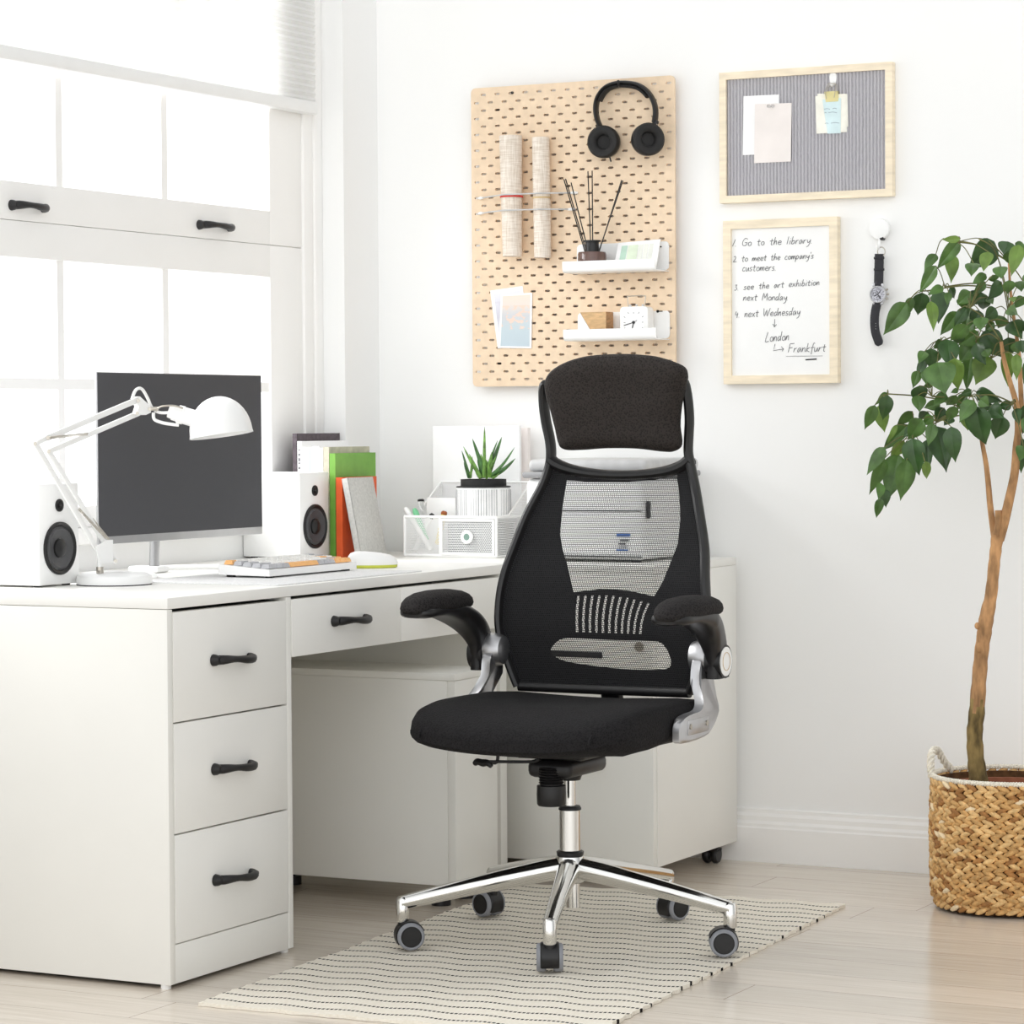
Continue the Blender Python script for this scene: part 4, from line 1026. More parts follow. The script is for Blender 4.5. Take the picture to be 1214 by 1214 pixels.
b.face([(ox0, oy0+.065, oz+.003), (xm, oy0+.065, oz+.003), (xm, oy0+.065, zf), (ox0, oy0+.065, zf)])
b.face([(xm, oy0, oz+.003), (xm, oy0+od, oz+.003), (xm, oy0+od, zf), (xm, oy0, zf)])
b.build('mesh_panel', 'net_white', og, fix=False)
MB().box(xm, ox1, oy0, oy0+od, zf-.004, zf-.002).build('shelf_plate', 'white_metal', og)
MB().box(ox0, ox1, oy0, oy0+od, oz, oz+.002).build('bottom_plate', 'white_metal', og)
b = MB()
dz0, dz1 = oz+.008, zf-.007
for z in (dz0, dz1): b.box(xm+.004, ox1-.004, oy0-.006, oy0-.001, z-.003, z+.003, .001)
for x in (xm+.006, ox1-.006): b.box(x-.003, x+.003, oy0-.006, oy0-.001, dz0, dz1, .001)
dr = b.build('drawer', 'white_metal', og)
b = MB(); b.face([(xm+.006, oy0-.003, dz0), (ox1-.006, oy0-.003, dz0), (ox1-.006, oy0-.003, dz1), (xm+.006, oy0-.003, dz1)]); b.build('drawer_mesh', 'net_white', dr, fix=False)
kx = aty(555, 637, oy0).x; kzz = aty(555, 636.5, oy0).z
b = MB(); RX = Matrix.Rotation(PI/2, 3, 'X'); b.lathe([(.0085, .0), (.0085, .004), (.016, .005), (.017, .003), (.017, 0)], (kx, oy0-.005, kzz), RX, 32, False, False); b.build('pull_ring', 'white_metal', dr)
b = MB(); b.lathe([(.0086, 0), (.0086, .003), (0, .003)], (kx, oy0-.0045, kzz), RX, 24); b.build('pull_center', 'teal_fabric', dr)
# grey block added to darken the inside of the drawer
b = MB(); b.box(xm+.01, ox1-.012, oy0+.02, oy0+.12, oz+.004, oz+.082, .002); tag(b.build('drawer_shade_block', 'dark_grey', origin=(xm+.05, oy0+.05, oz)), 'added grey block darkening the inside of the organizer mesh drawer', 'filler')
# pens
def pen(a, c, r, m1, m2, label, tipf=.12):
    a, c = Vector(a), Vector(c); r *= 1.4; t = thing('pen', a, label, 'pen', 'pens in the organizer')
    d = c-a; MB().tube([a, a+d*(1-tipf)], r, 10).build('barrel', m1, t); MB().tube([a+d*(1-tipf), a+d*(1-tipf*.3), c], [r*1.12, r*1.12, r*.7], 10).build('cap', m2, t)
Yp = oy0+.015
pen(aty(511, 652, Yp), aty(480.5, 602, Yp), .0042, 'white_plastic', 'white_plastic', 'white pen leaning furthest left in the mesh organizer', .15)
pen(aty(506, 640, Yp+.012), aty(491, 603, Yp+.012), .0046, 'pen_green', 'pen_green', 'green marker pen in the mesh organizer', .3)
pen(aty(492, 652, Yp+.024), aty(513, 609, Yp+.024), .0042, 'white_plastic', 'black_plastic', 'white pen with a black end crossing the others in the organizer', .12)
pen(aty(519, 645, Yp+.034), aty(527, 606, Yp+.034), .0050, 'pen_yellow', 'pen_brown', 'yellow pen with a brown end in the mesh organizer', .1)
pen(aty(500, 650, Yp+.042), aty(499, 591.5, Yp+.042), .0055, 'clear', 'black_plastic', 'clear pen with a black top, tallest in the organizer', .05)
# white note card and white folder standing in the organizer
p0 = aty(506, 590, oy0+.10); p1 = aty(542, 588.5, oy0+.10); 
b = MB(); b.box(p0.x, p1.x-.004, oy0+.098, oy0+.102, zf-.06, p0.z, .001); tag(b.build('note_card', 'paper', origin=(p0.x, oy0+.1, oz)), 'small white note card upright behind the pens', 'card')
f0, f1 = aty(514, 505, oy0+od+.012), aty(617, 505, oy0+od+.012)
b = MB(); b.box(f0.x, f1.x, oy0+od+.006, oy0+od+.018, BZ, f0.z, .002); fo_ = b.build('folder', 'paper', origin=(f0.x, oy0+od+.01, BZ)); tag(fo_, 'large white folder standing upright behind the organizer', 'folder')
f2_, f3_ = aty(612, 507, 6.545), aty(629, 507, 6.545)
b = MB(); b.box(f0.x+.03, f3_.x, 6.53, 6.545, BZ, f3_.z, .002); tag(b.build('folder', 'paper_pink', origin=(f0.x+.05, 6.535, BZ)), 'off-white folder leaning on the back wall behind the white folder', 'folder')
# aloe
pc = aty(573.5, 610, oy0+.078); py0 = oy0+.078; pz0 = zf-.002
at_ = thing('potted_aloe', (pc.x, py0, pz0), 'small green aloe in a white striped pot with a black rim, in the organizer', 'plant')
zr0 = aty(573, 577.5, py0).z; zr1 = aty(573, 568, py0).z; rp_ = (aty(603, 585, py0).x-aty(544, 585, py0).x)/2*.97
b = MB(); b.lathe([(rp_*.95, 0), (rp_, .004), (rp_, zr0-pz0-.004), (rp_*.96, zr0-pz0)], (pc.x, py0, pz0), None, 48); pot = b.build('pot', 'pot_stripe', at_)
b = MB()
for k in range(64):
    a = 2*PI*k/64; w = .0004+.0011*random.random()
    if random.random() < .12: continue
    cx_, cy_ = pc.x+math.cos(a)*(rp_+.0002), py0+math.sin(a)*(rp_+.0002)
    R = Matrix.Rotation(a, 3, 'Z'); b.obox((cx_, cy_, (pz0+zr0)/2), (.0006, w*1.4, zr0-pz0-.010), R)
b.build('stripes', 'stripe_grey', pot)
b = MB(); r2 = rp_*.84; b.lathe([(rp_*1.0, 0), (rp_*1.0, .0025), (r2, .0035), (r2, zr1-zr0), (r2*.94, zr1-zr0), (r2*.94, zr1-zr0-.008)], (pc.x, py0, zr0), None, 40, True, False); b.build('pot_rim', 'soft_black', at_)
b = MB(); b.lathe([(r2*.94, 0), (0, .002)], (pc.x, py0, zr1-.008), None, 32, False, True); b.build('soil', 'soil', at_)
def aloe_leaf(b, base, tip, w, mi, yo):
    a = aty(base[0], base[1], py0+yo*.3); c = aty(tip[0], tip[1], py0+yo); d = c-a; L_ = d.length; d.normalize()
    sag = Vector((0, 0, -.08*L_)) if abs(d.z) < .8 else Vector(); P = []; Rr = []
    for i in range(9):
        t = i/8; P.append(a+d*(L_*t)+sag*math.sin(PI*t)); Rr.append(w*(.75+.5*t-.2*t*t)*(1-t)**.6+.0004)
    b.mi = mi; b.tube(P, Rr, 8, flat=.45, up=(0, -1, .3))
b = MB()
AL = [((574, 566), (574.5, 506), 5, 0), ((576, 566), (560, 520), 6, 1), ((578, 565), (595, 518), 7, 1), ((580, 565), (610, 530.5), 5, 1), ((582, 564), (611, 543.5), 7, 1), ((572, 566), (549.5, 529.5), 4.5, 0), ((570, 566), (556, 538), 4, 0), ((579, 566), (583, 536), 7, 0), ((574, 566), (570, 538), 7, 0), ((576, 567), (588, 541), 5, 0), ((573, 566), (590, 522), 4, 1), ((584, 566), (592, 561), 3.5, 0), ((576, 566), (577, 545), 8, 0), ((570, 566), (563, 556), 5, 0), ((581, 566), (579, 549), 6, 0), ((573, 566), (566, 545), 5, 1),
      ((557, 566), (547.5, 534.5), 3.5, 1), ((556, 566), (550, 548), 4, 1), ((558, 566), (560, 541), 3, 0), ((556, 567), (561, 552), 4, 1), ((558, 567), (553, 556), 3, 0)]
for i, (q, tpp, w, mi) in enumerate(AL): aloe_leaf(b, q, tpp, w*.0013, mi, ((i*37) % 11-5)*.005)
b.build('leaves', ['aloe', 'aloe_d'], at_, ang=60)

# ------------------------------------------------------------------ back wall: pegboard
YP = 6.545                                                   # front face of the pegboard
pTL, pBR = aty(558.3, 105, YP), aty(801.3, 427, YP); pB = aty(562, 458.5, YP)
PX0, PX1, PZ1, PZ0 = pTL.x, aty(800, 200, YP).x, pTL.z, pB.z
pg = thing('pegboard', ((PX0+PX1)/2, YP, PZ0), 'pale birch pegboard with staggered slots hanging on the wall', 'pegboard')
nc = 28; nr = 37
cw = (PX1-PX0-.012)/nc; chh = (PZ1-PZ0-.016)/nr; th = .006
b = MB()
def stad(cx, cz, hw, hh):
    o = []
    for sg, a0 in ((1, -90), (-1, 90)):
        for k in range(5): a = math.radians(a0+45*k); o.append((cx+sg*(hw-hh)+hh*math.cos(a), cz+hh*math.sin(a)))
    return o
xe = [PX0+.006+i*cw for i in range(nc+1)]; ze = [PZ1-.008-j*chh for j in range(nr+1)]
def vq(x, z, y): return b.bm.verts.new((x, y, z))
for i in range(nc):
    for j in range(nr):
        x0, x1, zt, zb_ = xe[i], xe[i+1], ze[j], ze[j+1]
        if (i+j) % 2 == 1:
            st = stad((x0+x1)/2, (zt+zb_)/2, .0076, .0029)
            # outer square sampled to match the slot loop: right side bottom->top, then left side top->bottom
            hx, hz = (x1-x0)/2, (zt-zb_)/2; cx, cz = (x0+x1)/2, (zt+zb_)/2
            sq = [(cx+hx*.3, zb_), (x1, zb_), (x1, cz), (x1, zt), (cx+hx*.3, zt), (cx-hx*.3, zt), (x0, zt), (x0, cz), (x0, zb_), (cx-hx*.3, zb_)]
            for y in (YP, YP+th):
                o = [vq(*p, y) for p in sq]; q = [vq(*p, y) for p in st]
                for k in range(10):
                    l = (k+1) % 10; b.bm.faces.new((o[k], o[l], q[l], q[k]))
            A = [vq(*p, YP) for p in st]; B = [vq(*p, YP+th) for p in st]
            for k in range(10): l = (k+1) % 10; b.bm.faces.new((A[k], A[l], B[l], B[k]))
        else:
            for y in (YP, YP+th): b.bm.faces.new([vq(x, z, y) for x, z in ((x0, zb_), (x1, zb_), (x1, zt), (x0, zt))])
rim = .006; rc = .012
def rrect(x0, x1, z0, z1, r, n=4):
    o = []
    for cx, cz, a0 in ((x1-r, z0+r, -90), (x1-r, z1-r, 0), (x0+r, z1-r, 90), (x0+r, z0+r, 180)):
        for k in range(n+1): a = math.radians(a0+90*k/n); o.append((cx+r*math.cos(a), cz+r*math.sin(a)))
    return o
oo = rrect(PX0, PX1, PZ0, PZ1, rc); ii = [(min(max(x, xe[0]), xe[-1]), min(max(z, ze[-1]), ze[0])) for x, z in oo]
for y in (YP, YP+th):
    O = [vq(*p, y) for p in oo]; I = [vq(*p, y) for p in ii]
    for k in range(len(oo)):
        l = (k+1) % len(oo)
        try: b.bm.faces.new((O[k], O[l], I[l], I[k]))
        except ValueError: pass
A = [vq(*p, YP) for p in oo]; B = [vq(*p, YP+th) for p in oo]
for k in range(len(oo)): l = (k+1) % len(oo); b.bm.faces.new((A[k], A[l], B[l], B[k]))
bmesh.ops.remove_doubles(b.bm, verts=list(b.bm.verts), dist=1e-5)
b.build('slotted_panel', 'peg_wood', pg, ang=30, fix=False)
b = MB()
for x in (PX0+.06, PX1-.06):
    for z in (PZ0+.06, PZ1-.06): b.cyl((x, YP+th, z), (x, YW, z), .012, n=14)
b.build('wall_spacer', 'black_plastic', pg)
b = MB(); s1 = aty(607.5, 110, YP); b.cyl(s1+Vector((0, .002, 0)), s1+Vector((0, -.003, 0)), .0035, n=12); s1 = aty(795, 107, YP)
b.build('screw', 'black_plastic', pg)

# shelves
def shelf(px0, pyt, px1, label, zlip):
    a = aty(px0, pyt, YP-.002); c = aty(px1, pyt, YP-.002); W = c.x-a.x; z1 = aty(px0, pyt+1, YP-.002).z; zb_ = zlip
    t = thing('pegboard_shelf', ((a.x+c.x)/2, YP, zb_), label, 'shelf', 'white metal shelves on the pegboard')
    D = .086; tk = .0022; r = .012
    b = MB()
    o = rrect(a.x, c.x, zb_, z1, .010); b.rings([[Vector((x, YP-.0005, z)) for x, z in o], [Vector((x, YP-.0005-tk, z)) for x, z in o]]); b.build('back_plate', 'white_metal', t)
    # tray: floor curling up into the lip
    zb_ -= .005; pf = [(YP-.003, zb_+.001)]
    for k in range(7): an = -PI/2-PI/2*k/6; pf.append((YP-D+r+r*math.cos(an), zb_+r+.001+r*math.sin(an)))
    pf.append((YP-D, zb_+.029))
    lo = [Vector((a.x, y, z)) for y, z in pf]; b = MB()
    inn = []
    for k in range(len(pf)):
        y, z = pf[k]; y0_, z0_ = pf[max(0, k-1)]; y1_, z1_ = pf[min(len(pf)-1, k+1)]; n_ = Vector((0, (z1_-z0_), -(y1_-y0_))).normalized(); inn.append((y+n_.y*tk, z+n_.z*tk))
    loop = pf+inn[::-1]
    b.rings([[Vector((a.x, y, z)) for y, z in loop], [Vector((c.x, y, z)) for y, z in loop]]); b.build('tray', 'white_metal', t, ang=30)
    return a.x, c.x, zb_+.001+tk, z1, t
zA = aty(793.5, 320, YP).z; zB = aty(795, 401, YP).z
sx0, sx1, sz, szt, st_ = shelf(684, 289, 793, 'white metal shelf holding the reed diffuser, upper one on the pegboard', zA)
b = MB(); p = aty(783.5, 292.5, YP-.003); b.cyl(p+Vector((0, .001, 0)), p+Vector((0, -.0015, 0)), .002, n=10); b.build('screw_hole', 'shade_black', st_)
tx0, tx1, tz, tzt, st2 = shelf(685, 370, 794, 'white metal shelf holding the alarm clock, lower one on the pegboard', zB)
b = MB(); p = aty(782, 369, YP-.003); b.box(p.x-.006, p.x+.008, YP-.004, YP-.002, p.z-.0012, p.z+.0012); b.cyl(p+Vector((-.005, .001, 0)), p+Vector((-.005, -.0015, 0)), .0035, n=10); b.build('slot_hole', 'shade_black', st2)
# reed diffuser
yd = YP-.045; dc = aty(702, 305, yd); rd = .0355; zt_ = aty(702, 298.5, yd).z
df = thing('reed_diffuser', (dc.x, yd, sz), 'amber glass reed diffuser with black sticks on the upper pegboard shelf', 'diffuser')
b = MB(); b.lathe([(rd*.96, 0), (rd, .003), (rd, zt_-sz-.006), (rd*.94, zt_-sz-.001), (rd*.5, zt_-sz)], (dc.x, yd, sz), None, 36); b.build('bottle', 'amber', df)
b = MB(); zn_ = aty(702, 285, yd).z; b.lathe([(rd*.5, 0), (rd*.48, zn_-zt_-.004), (rd*.62, zn_-zt_-.004), (rd*.62, zn_-zt_), (rd*.3, zn_-zt_)], (dc.x, yd, zt_), None, 28); b.build('cap', 'black_plastic', df)
for i, (tp, yo) in enumerate((((668.5, 212.5), 0), ((670.5, 212), .012), ((677, 216.5), -.012), ((697, 203), .006), ((702, 202.5), -.006), ((737, 213.5), .004), ((738.5, 214), -.006))):
    e = aty(*tp, yd+yo); MB().tube([Vector((dc.x+(i-3)*.0018, yd+(i % 3-1)*.004, sz+.012)), e], .0016, 6).build('reed', 'black_plastic', df)
# colour swatch card
b = MB(); ya = YP-.030
cA, cB, cC, cD = aty(727, 320, ya-.03), aty(777, 321, ya-.03), aty(783, 283.5, ya+.02), aty(733, 288, ya+.02)
zz0 = sz; cA.z = cB.z = zz0
b.rings([[cA, cB, cC, cD], [p+Vector((0, .003, 0)) for p in (cA, cB, cC, cD)]])
cd = thing('color_card', (cA.x, ya, sz), 'white colour sample card with green and cream stripes on the upper shelf', 'card')
b.build('card', 'paper', cd)
def on_card(u, v, o=-.0004): return cA.lerp(cB, u).lerp(cD.lerp(cC, u), v)+Vector((0, o, 0))
for u0, u1, m_ in ((.10, .24, 'card_green'), (.26, .50, 'card_lime'), (.52, .62, 'card_cream'), (.64, .74, 'card_cream'), (.76, .86, 'card_cream')):
    q = MB(); a4 = [on_card(u0, .08), on_card(u1, .08), on_card(u1, .88), on_card(u0, .88)]; q.prism(a4, (0, .0003, 0)); q.build('swatch', m_, cd)
# two-tone block
yk = YP-.060; v0, v1 = aty(688, 393, yk), aty(718.5, 393, yk); zk0 = tz; zk1 = aty(700, 370, yk).z; dpt = .042
blk = thing('decor_block', ((v0.x+v1.x)/2, yk+.02, tz), 'wooden decor block with a white diagonal half beside the alarm clock', 'ornament')
wx0, wx1 = v0.x, v1.x; xm2 = wx0+(wx1-wx0)*.62
b = MB(); b.prism([(wx0, yk, zk1), (wx1, yk, zk1), (wx1, yk, zk0), (xm2, yk, zk0)], (0, dpt, 0))
b.bm.faces.ensure_lookup_table(); bmesh.ops.recalc_face_normals(b.bm, faces=list(b.bm.faces))
for f in b.bm.faces:
    if f.normal.x > .9: f.material_index = 1  # right side face takes a darker brown tone
b.build('wood_half', ['block_wood', 'brown_wood'], blk)
b = MB(); b.prism([(wx0-.0005, yk, zk1-.001), (xm2-.001, yk, zk0), (wx0-.0005, yk, zk0)], (0, dpt, 0)); b.build('white_half', 'white_plastic', blk)
# alarm clock
yc = YP-.052; k0, k1 = aty(735, 393, yc), aty(768, 393, yc); kz1 = aty(750, 363.5, yc).z
ck = thing('alarm_clock', ((k0.x+k1.x)/2, yc, tz), 'small square white alarm clock with a wire handle on the lower shelf', 'clock')
cw2 = (k1.x-k0.x); cxm = (k0.x+k1.x)/2; chh2 = kz1-tz-.003
o = rrect(k0.x, k1.x, tz+.003, kz1, .010); b = MB()
b.rings([[Vector((x, yc+.034, z)) for x, z in o], [Vector((x, yc+.001, z)) for x, z in o], [Vector((cxm+(x-cxm)*.96, yc, (tz+kz1)/2+(z-(tz+kz1)/2)*.96)) for x, z in o]]); b.build('case', 'white_plastic', ck)
b = MB(); b.prism([(cxm-cw2*.38, yc, tz+.010), (cxm+cw2*.38, yc, tz+.010), (cxm+cw2*.38, yc, kz1-.007), (cxm-cw2*.38, yc, kz1-.007)], (0, -.001, 0)); dl = b.build('dial', 'paper', ck)
dcz = (tz+kz1)/2+.001
b = MB()
for k in range(12):
    a = PI/6*k; q = max(abs(math.cos(a)), abs(math.sin(a))); rr = cw2*.33/q
    b.obox((cxm+rr*math.sin(a)*.98, yc-.0015, dcz+rr*math.cos(a)*.94), (.0011, .0006, .0045), Matrix.Rotation(a, 3, 'Y'))
b.build('hour_marks', 'ink', dl)
b = MB(); b.tube([(cxm, yc-.002, dcz), (cxm-.026, yc-.002, dcz-.007)], .0009, 6); b.tube([(cxm, yc-.002, dcz), (cxm-.004, yc-.002, dcz-.016)], .0012, 6); b.tube([(cxm, yc-.002, dcz), (cxm+.009, yc-.002, dcz+.005)], .0006, 6); b.cyl((cxm, yc, dcz), (cxm, yc-.003, dcz), .0038, n=14); b.build('hands', 'ink_dark', ck)
b = MB(); hz_ = aty(755, 351, yc+.017).z
b.tube(cr([(cxm-.022, yc+.017, kz1-.001), (cxm-.024, yc+.017, hz_-.004), (cxm-.020, yc+.017, hz_), (cxm+.020, yc+.017, hz_), (cxm+.024, yc+.017, hz_-.004), (cxm+.022, yc+.017, kz1-.001)], 4), .0013, 8); b.build('handle', 'steel', ck)
b = MB(); 
for dx_ in (-.017, 0, .017): b = MB(); b.cyl((cxm+dx_, yc+.017, kz1-.001), (cxm+dx_, yc+.017, kz1+.006), .003, n=10); b.build('button', 'lightgrey_plastic', ck)
b = MB()
for dx_ in (-.025, .025): b = MB(); b.cyl((cxm+dx_, yc+.017, tz), (cxm+dx_, yc+.017, tz+.004), .004, n=10); b.build('foot', 'lightgrey_plastic', ck)

# rolled canvases held by two elastic cords
def roll(pt, pb_, w0, w1, label):
    r0 = w0/2/430; r1 = w1/2/430
    a = aty(*pt, YP-r0-.002); c = aty(*pb_, YP-r0-.002); t = thing('canvas_roll', (c.x, YP, c.z), label, 'roll', 'rolled canvases on the pegboard')
    b = MB(); P = [a+(c-a)*(i/10) for i in range(11)]; R_ = [r0+(r1-r0)*i/10 for i in range(11)]
    b.tube(P, R_, 36, cap=False)
    # spiral end
    for p, r, sgn in ((a, r0, 1), (c, r1, -1)):
        n = 60; b.tube([p+Vector((math.cos(.35*i)*r*(.95-.012*i), math.sin(.35*i)*r*(.95-.012*i), -sgn*.001)) for i in range(n)], .0007, 4)
        b.lathe([(r*.98, 0), (r*.2, 0)], p-Vector((0, 0, sgn*.004)), None, 30, False, True)
    o = b.build('canvas', 'canvas', t, ang=40, fix=False); return a, c, r0, t
ra_, rc_, rr_, rt1 = roll((605.5, 161), (607.5, 304), 25, 21, 'rolled linen canvas with a red band, thicker of the two on the pegboard')
rb_, rd_, rr2, rt2 = roll((641, 163), (643.5, 305.5), 19, 18.5, 'thinner rolled linen canvas with a tan band on the pegboard')
def band(parent, a, c, r, z, m_):
    t = (a.z-z)/(a.z-c.z); p = a+(c-a)*t
    b = MB(); b.lathe([(r+.0002, -.0025), (r+.0012, -.002), (r+.0012, .002), (r+.0002, .0025)], p, None, 36, False, False); b.build('rubber_band', m_, parent)
band(rt1, ra_, rc_, rr_-.0008, aty(605, 232.5, YP-.05).z, 'rubber_red'); band(rt2, rb_, rd_, rr2-.0003, aty(640, 233.5, YP-.05).z, 'rubber_tan')
for (pl, pr_, lab) in (((567, 235), (684, 228.5), 'grey elastic cord across the two canvas rolls, upper one'), ((567, 253), (681, 248), 'grey elastic cord across the two canvas rolls, lower one')):
    a, c = aty(*pl, YP-.004), aty(*pr_, YP-.004); t = thing('elastic_cord', a, lab, 'cord', 'elastic cords over the canvas rolls')
    def zat(x): return a.z+(c.z-a.z)*(x-a.x)/(c.x-a.x)
    xs1, xs2 = (ra_.x+rc_.x)/2, (rb_.x+rd_.x)/2; P = [Vector((a.x+.012, YP-.008, zat(a.x)))]
    def ys(r): return YP-2*r-.0055
    # cord rises off the board, passes over both rolls and returns
    for x, y in ((xs1-.013, ys(rr_)+.004), (xs1, ys(rr_)), (xs1+.013, ys(rr_)+.004), (xs2-.010, ys(rr2)+.000), (xs2, ys(rr2)-.0005), (xs2+.010, ys(rr2)+.003)): P.append(Vector((x, y, zat(x))))
    P.append(Vector((c.x-.012, YP-.008, zat(c.x)))); P = cr(P, 5)
    MB().tube(P, .0019, 8).build('cord', 'lightgrey_plastic', t)
    for e, n_ in ((P[0], -1), (P[-1], 1)):
        b = MB(); b.tube([e+Vector((-n_*.006, -.001, 0)), e+Vector((n_*.004, .001, 0)), e+Vector((n_*.013, .0075, 0))], [.0025, .0042, .0028], 10); b.build('cord_end', 'white_plastic', t)

# photo prints
def sheetq(name, q, Y, m_, label, cat, group=None, th=.0006, inner=None, origin_z=None):
    P = [aty(*p, Y) for p in q]; t = thing(name, (sum(P, Vector())/4), label, cat, group)
    MB().prism(P, (0, th, 0)).build('sheet', 'paper' if inner else m_, t)
    if inner:
        c = sum(P, Vector())/4; k0, k1 = inner
        Q = [c+Vector(((p.x-c.x)*k0, -.0003, (p.z-c.z)*k1)) for p in P]; MB().prism(Q, (0, .0002, 0)).build('picture', m_, t)
    return t
sheetq('photo_print', ((581, 344.5), (619.5, 339), (627, 408), (590, 413)), YP-.0009, 'print_dim', 'pale lilac photo print half hidden behind the sunset print', 'photo', 'photo prints on the pegboard', inner=(.8, .86))
sheetq('photo_print', ((594, 349), (631, 347), (630, 413), (591, 412.5)), YP-.0026, 'sunset', 'photo print of a pale sunset sky on the pegboard', 'photo', 'photo prints on the pegboard', inner=(.88, .93))

# headphones
hpn = thing('headphones', aty(742, 165, YP-.03), 'black over-ear headphones hanging at the top of the pegboard', 'headphones')
YH = YP-.022
b = MB()
bp_ = [(709.5, 152), (705.5, 141), (704, 128), (707, 114), (716, 102), (729, 96.2), (744, 95.3), (759, 98.5), (771, 108), (778, 121), (780, 134), (778.5, 146)]
cpts = cr([aty(x+2*(1 if x < 742 else -1)*0, y, YH) for x, y in bp_], 5)
ctr = aty(742, 138, YH)
rs = []
for p in cpts:
    d = (p-ctr); d.y = 0; d.normalize()
    tt = 0.0055
    q = []
    for j in range(12):
        a = 2*PI*j/12; q.append(p-d*.006+d*(tt*math.cos(a))+Vector((0, .0135*math.sin(a), 0)))
    rs.append(q)
b.rings(rs); b.build('headband', 'black_plastic', hpn)
b = MB(); rs = []
for p in cpts[14:42]:
    d = (p-ctr); d.y = 0; d.normalize(); q = []
    for j in range(12):
        a = 2*PI*j/12; q.append(p-d*.0145+d*(.0045*math.cos(a))+Vector((0, .0125*math.sin(a), 0)))
    rs.append(q)
b.rings(rs); b.build('headband_pad', 'soft_black', hpn)
for (px, py, ry, rot, arm) in ((716.5, 168.5, .040, 10, (709, 150)), (767.5, 165.5, .040, 42, (778, 146))):
    c = aty(px, py, YP-.030 if rot < 20 else YP-.046); Rz = Matrix.Rotation(math.radians(rot), 3, 'Z') @ Matrix.Rotation(PI/2, 3, 'X')
    b = MB(); b.lathe([(0, -.022), (.028, -.022), (.037, -.017), (.0395, -.008), (.0395, .0)], c, Rz, 36, False, True); cup = b.build('ear_cup', 'black_plastic', hpn)
    b = MB(); b.lathe([(.036, 0), (.0405, .006), (.0405, .013), (.036, .0195), (.028, .0205), (.020, .016), (.0165, .008), (.0165, .003), (0, .003)], c, Rz, 40, True, False); b.build('ear_pad', 'soft_black', cup)
    b = MB(); ap = aty(*arm, YH); b.tube([ap+Vector((0, 0, .006)), (ap+c)/2+Vector((0, .006, .006)), c+Rz @ Vector((0, .034, -.008))], [.008, .009, .007], 10); b.build('yoke', 'black_plastic', cup)
    b = MB()
    for dx_ in (-.006, .006): b.sphere(ap+Vector((dx_, -.009, -.004)), .0016, 8)
    b.build('rivet', 'steel', cup)
b = MB(); e = aty(723, 186.5, YP-.03); b.cyl(e, e+Vector((.003, 0, -.011)), .002, n=8); b.build('cable_plug', 'black_plastic', hpn)
e = aty(742, 102, YP); b = MB(); b.tube(cr([e+Vector((0, .004, .002)), e+Vector((0, -.03, -.004)), e+Vector((0, -.042, .0)), e+Vector((0, -.045, .01))], 5), .003, 8)
tag(b.build('peg_hook', 'black_plastic', origin=e), 'small black peg hook under the headphone band', 'hook')

# ------------------------------------------------------------------ felt board
YF = 6.552
def framed(name, tl, br, fw, label, cat, panel, pm_, dep=.022, mx=None):
    a = aty(*tl, YF); c = aty(*br, YF); t = thing(name, ((a.x+c.x)/2, YW, c.z), label, cat)
    x0, x1, z1, z0 = a.x, c.x, a.z, c.z
    b = MB()
    # mitred frame: four prisms
    O = [(x0, z0), (x1, z0), (x1, z1), (x0, z1)]; I = [(x0+fw, z0+fw), (x1-fw, z0+fw), (x1-fw, z1-fw), (x0+fw, z1-fw)]
    for k in range(4):
        l = (k+1) % 4; P = [O[k], O[l], I[l], I[k]]
        b.prism([(x, YF, z) for x, z in P], (0, YW-YF-.001, 0))
    b.build('frame', 'frame_wood', t)
    MB().box(x0+fw-.002, x1-fw+.002, YF+.007, YF+.012, z0+fw-.002, z1-fw+.002).build(panel, pm_, t)
    return t, x0, x1, z0, z1
fb, fx0, fx1, fz0, fz1 = framed('felt_board', (852.5, 86.5), (1057.8, 232.2), .0175, 'grey ribbed felt pinboard in a pale wood frame on the wall', 'pinboard', 'felt_panel', 'felt_ribbed')
YN = YF+.0065
sheetq('paper_sheet', ((881.5, 114), (923.5, 112), (923, 182), (880.5, 184)), YN-.0005, 'paper', 'white sheet pinned behind the blush sheet on the felt board', 'paper', 'sheets on the felt board', inner=None)
t = sheetq('paper_sheet', ((895, 123.5), (938.5, 122), (937.5, 191.5), (894, 193.5)), YN-.0025, 'paper_pink', 'blush pink sheet pinned in front of the white sheet on the felt board', 'paper', 'sheets on the felt board')
b = MB(); q = aty(915, 126, YN-.003)
for dx_ in (-.006, .004): b.lathe([(.004, 0), (.004, .002), (.0025, .006), (.0035, .009), (0, .0095)], q+Vector((dx_, 0, 0)), RX, 12)
tag(b.build('push_pin', 'clear', origin=q), 'clear push pin at the top of the blush sheet', 'pin')
# hook, clip and notes
hk = aty(988, 91, YN); h_ = thing('adhesive_hook', hk, 'small white adhesive hook on the felt board above the yellow clip', 'hook')
b = MB(); b.prism([(hk.x+.009*math.cos(2*PI*k/16), YN, hk.z+(.011 if math.sin(2*PI*k/16) > 0 else .022)*math.sin(2*PI*k/16)) for k in range(16)], (0, -.003, 0)); b.build('plate', 'white_plastic', h_)
b = MB(); b.tube(cr([hk+Vector((0, -.003, -.012)), hk+Vector((0, -.006, -.020)), hk+Vector((0, -.012, -.022)), hk+Vector((0, -.014, -.015))], 4), .0028, 8); b.build('hook', 'white_plastic', h_)
cz = aty(986, 114.5, YN-.006); cl_ = thing('binder_clip', cz, 'yellow binder clip holding the notes on the felt board', 'clip')
b = MB(); b.prism([(cz.x-.016, YN-.004, cz.z-.012), (cz.x-.016, YN-.013, cz.z+.012), (cz.x-.016, YN-.001, cz.z+.012)], (.032, 0, 0)); b.build('jaw', 'yellow_clip', cl_)
b = MB()
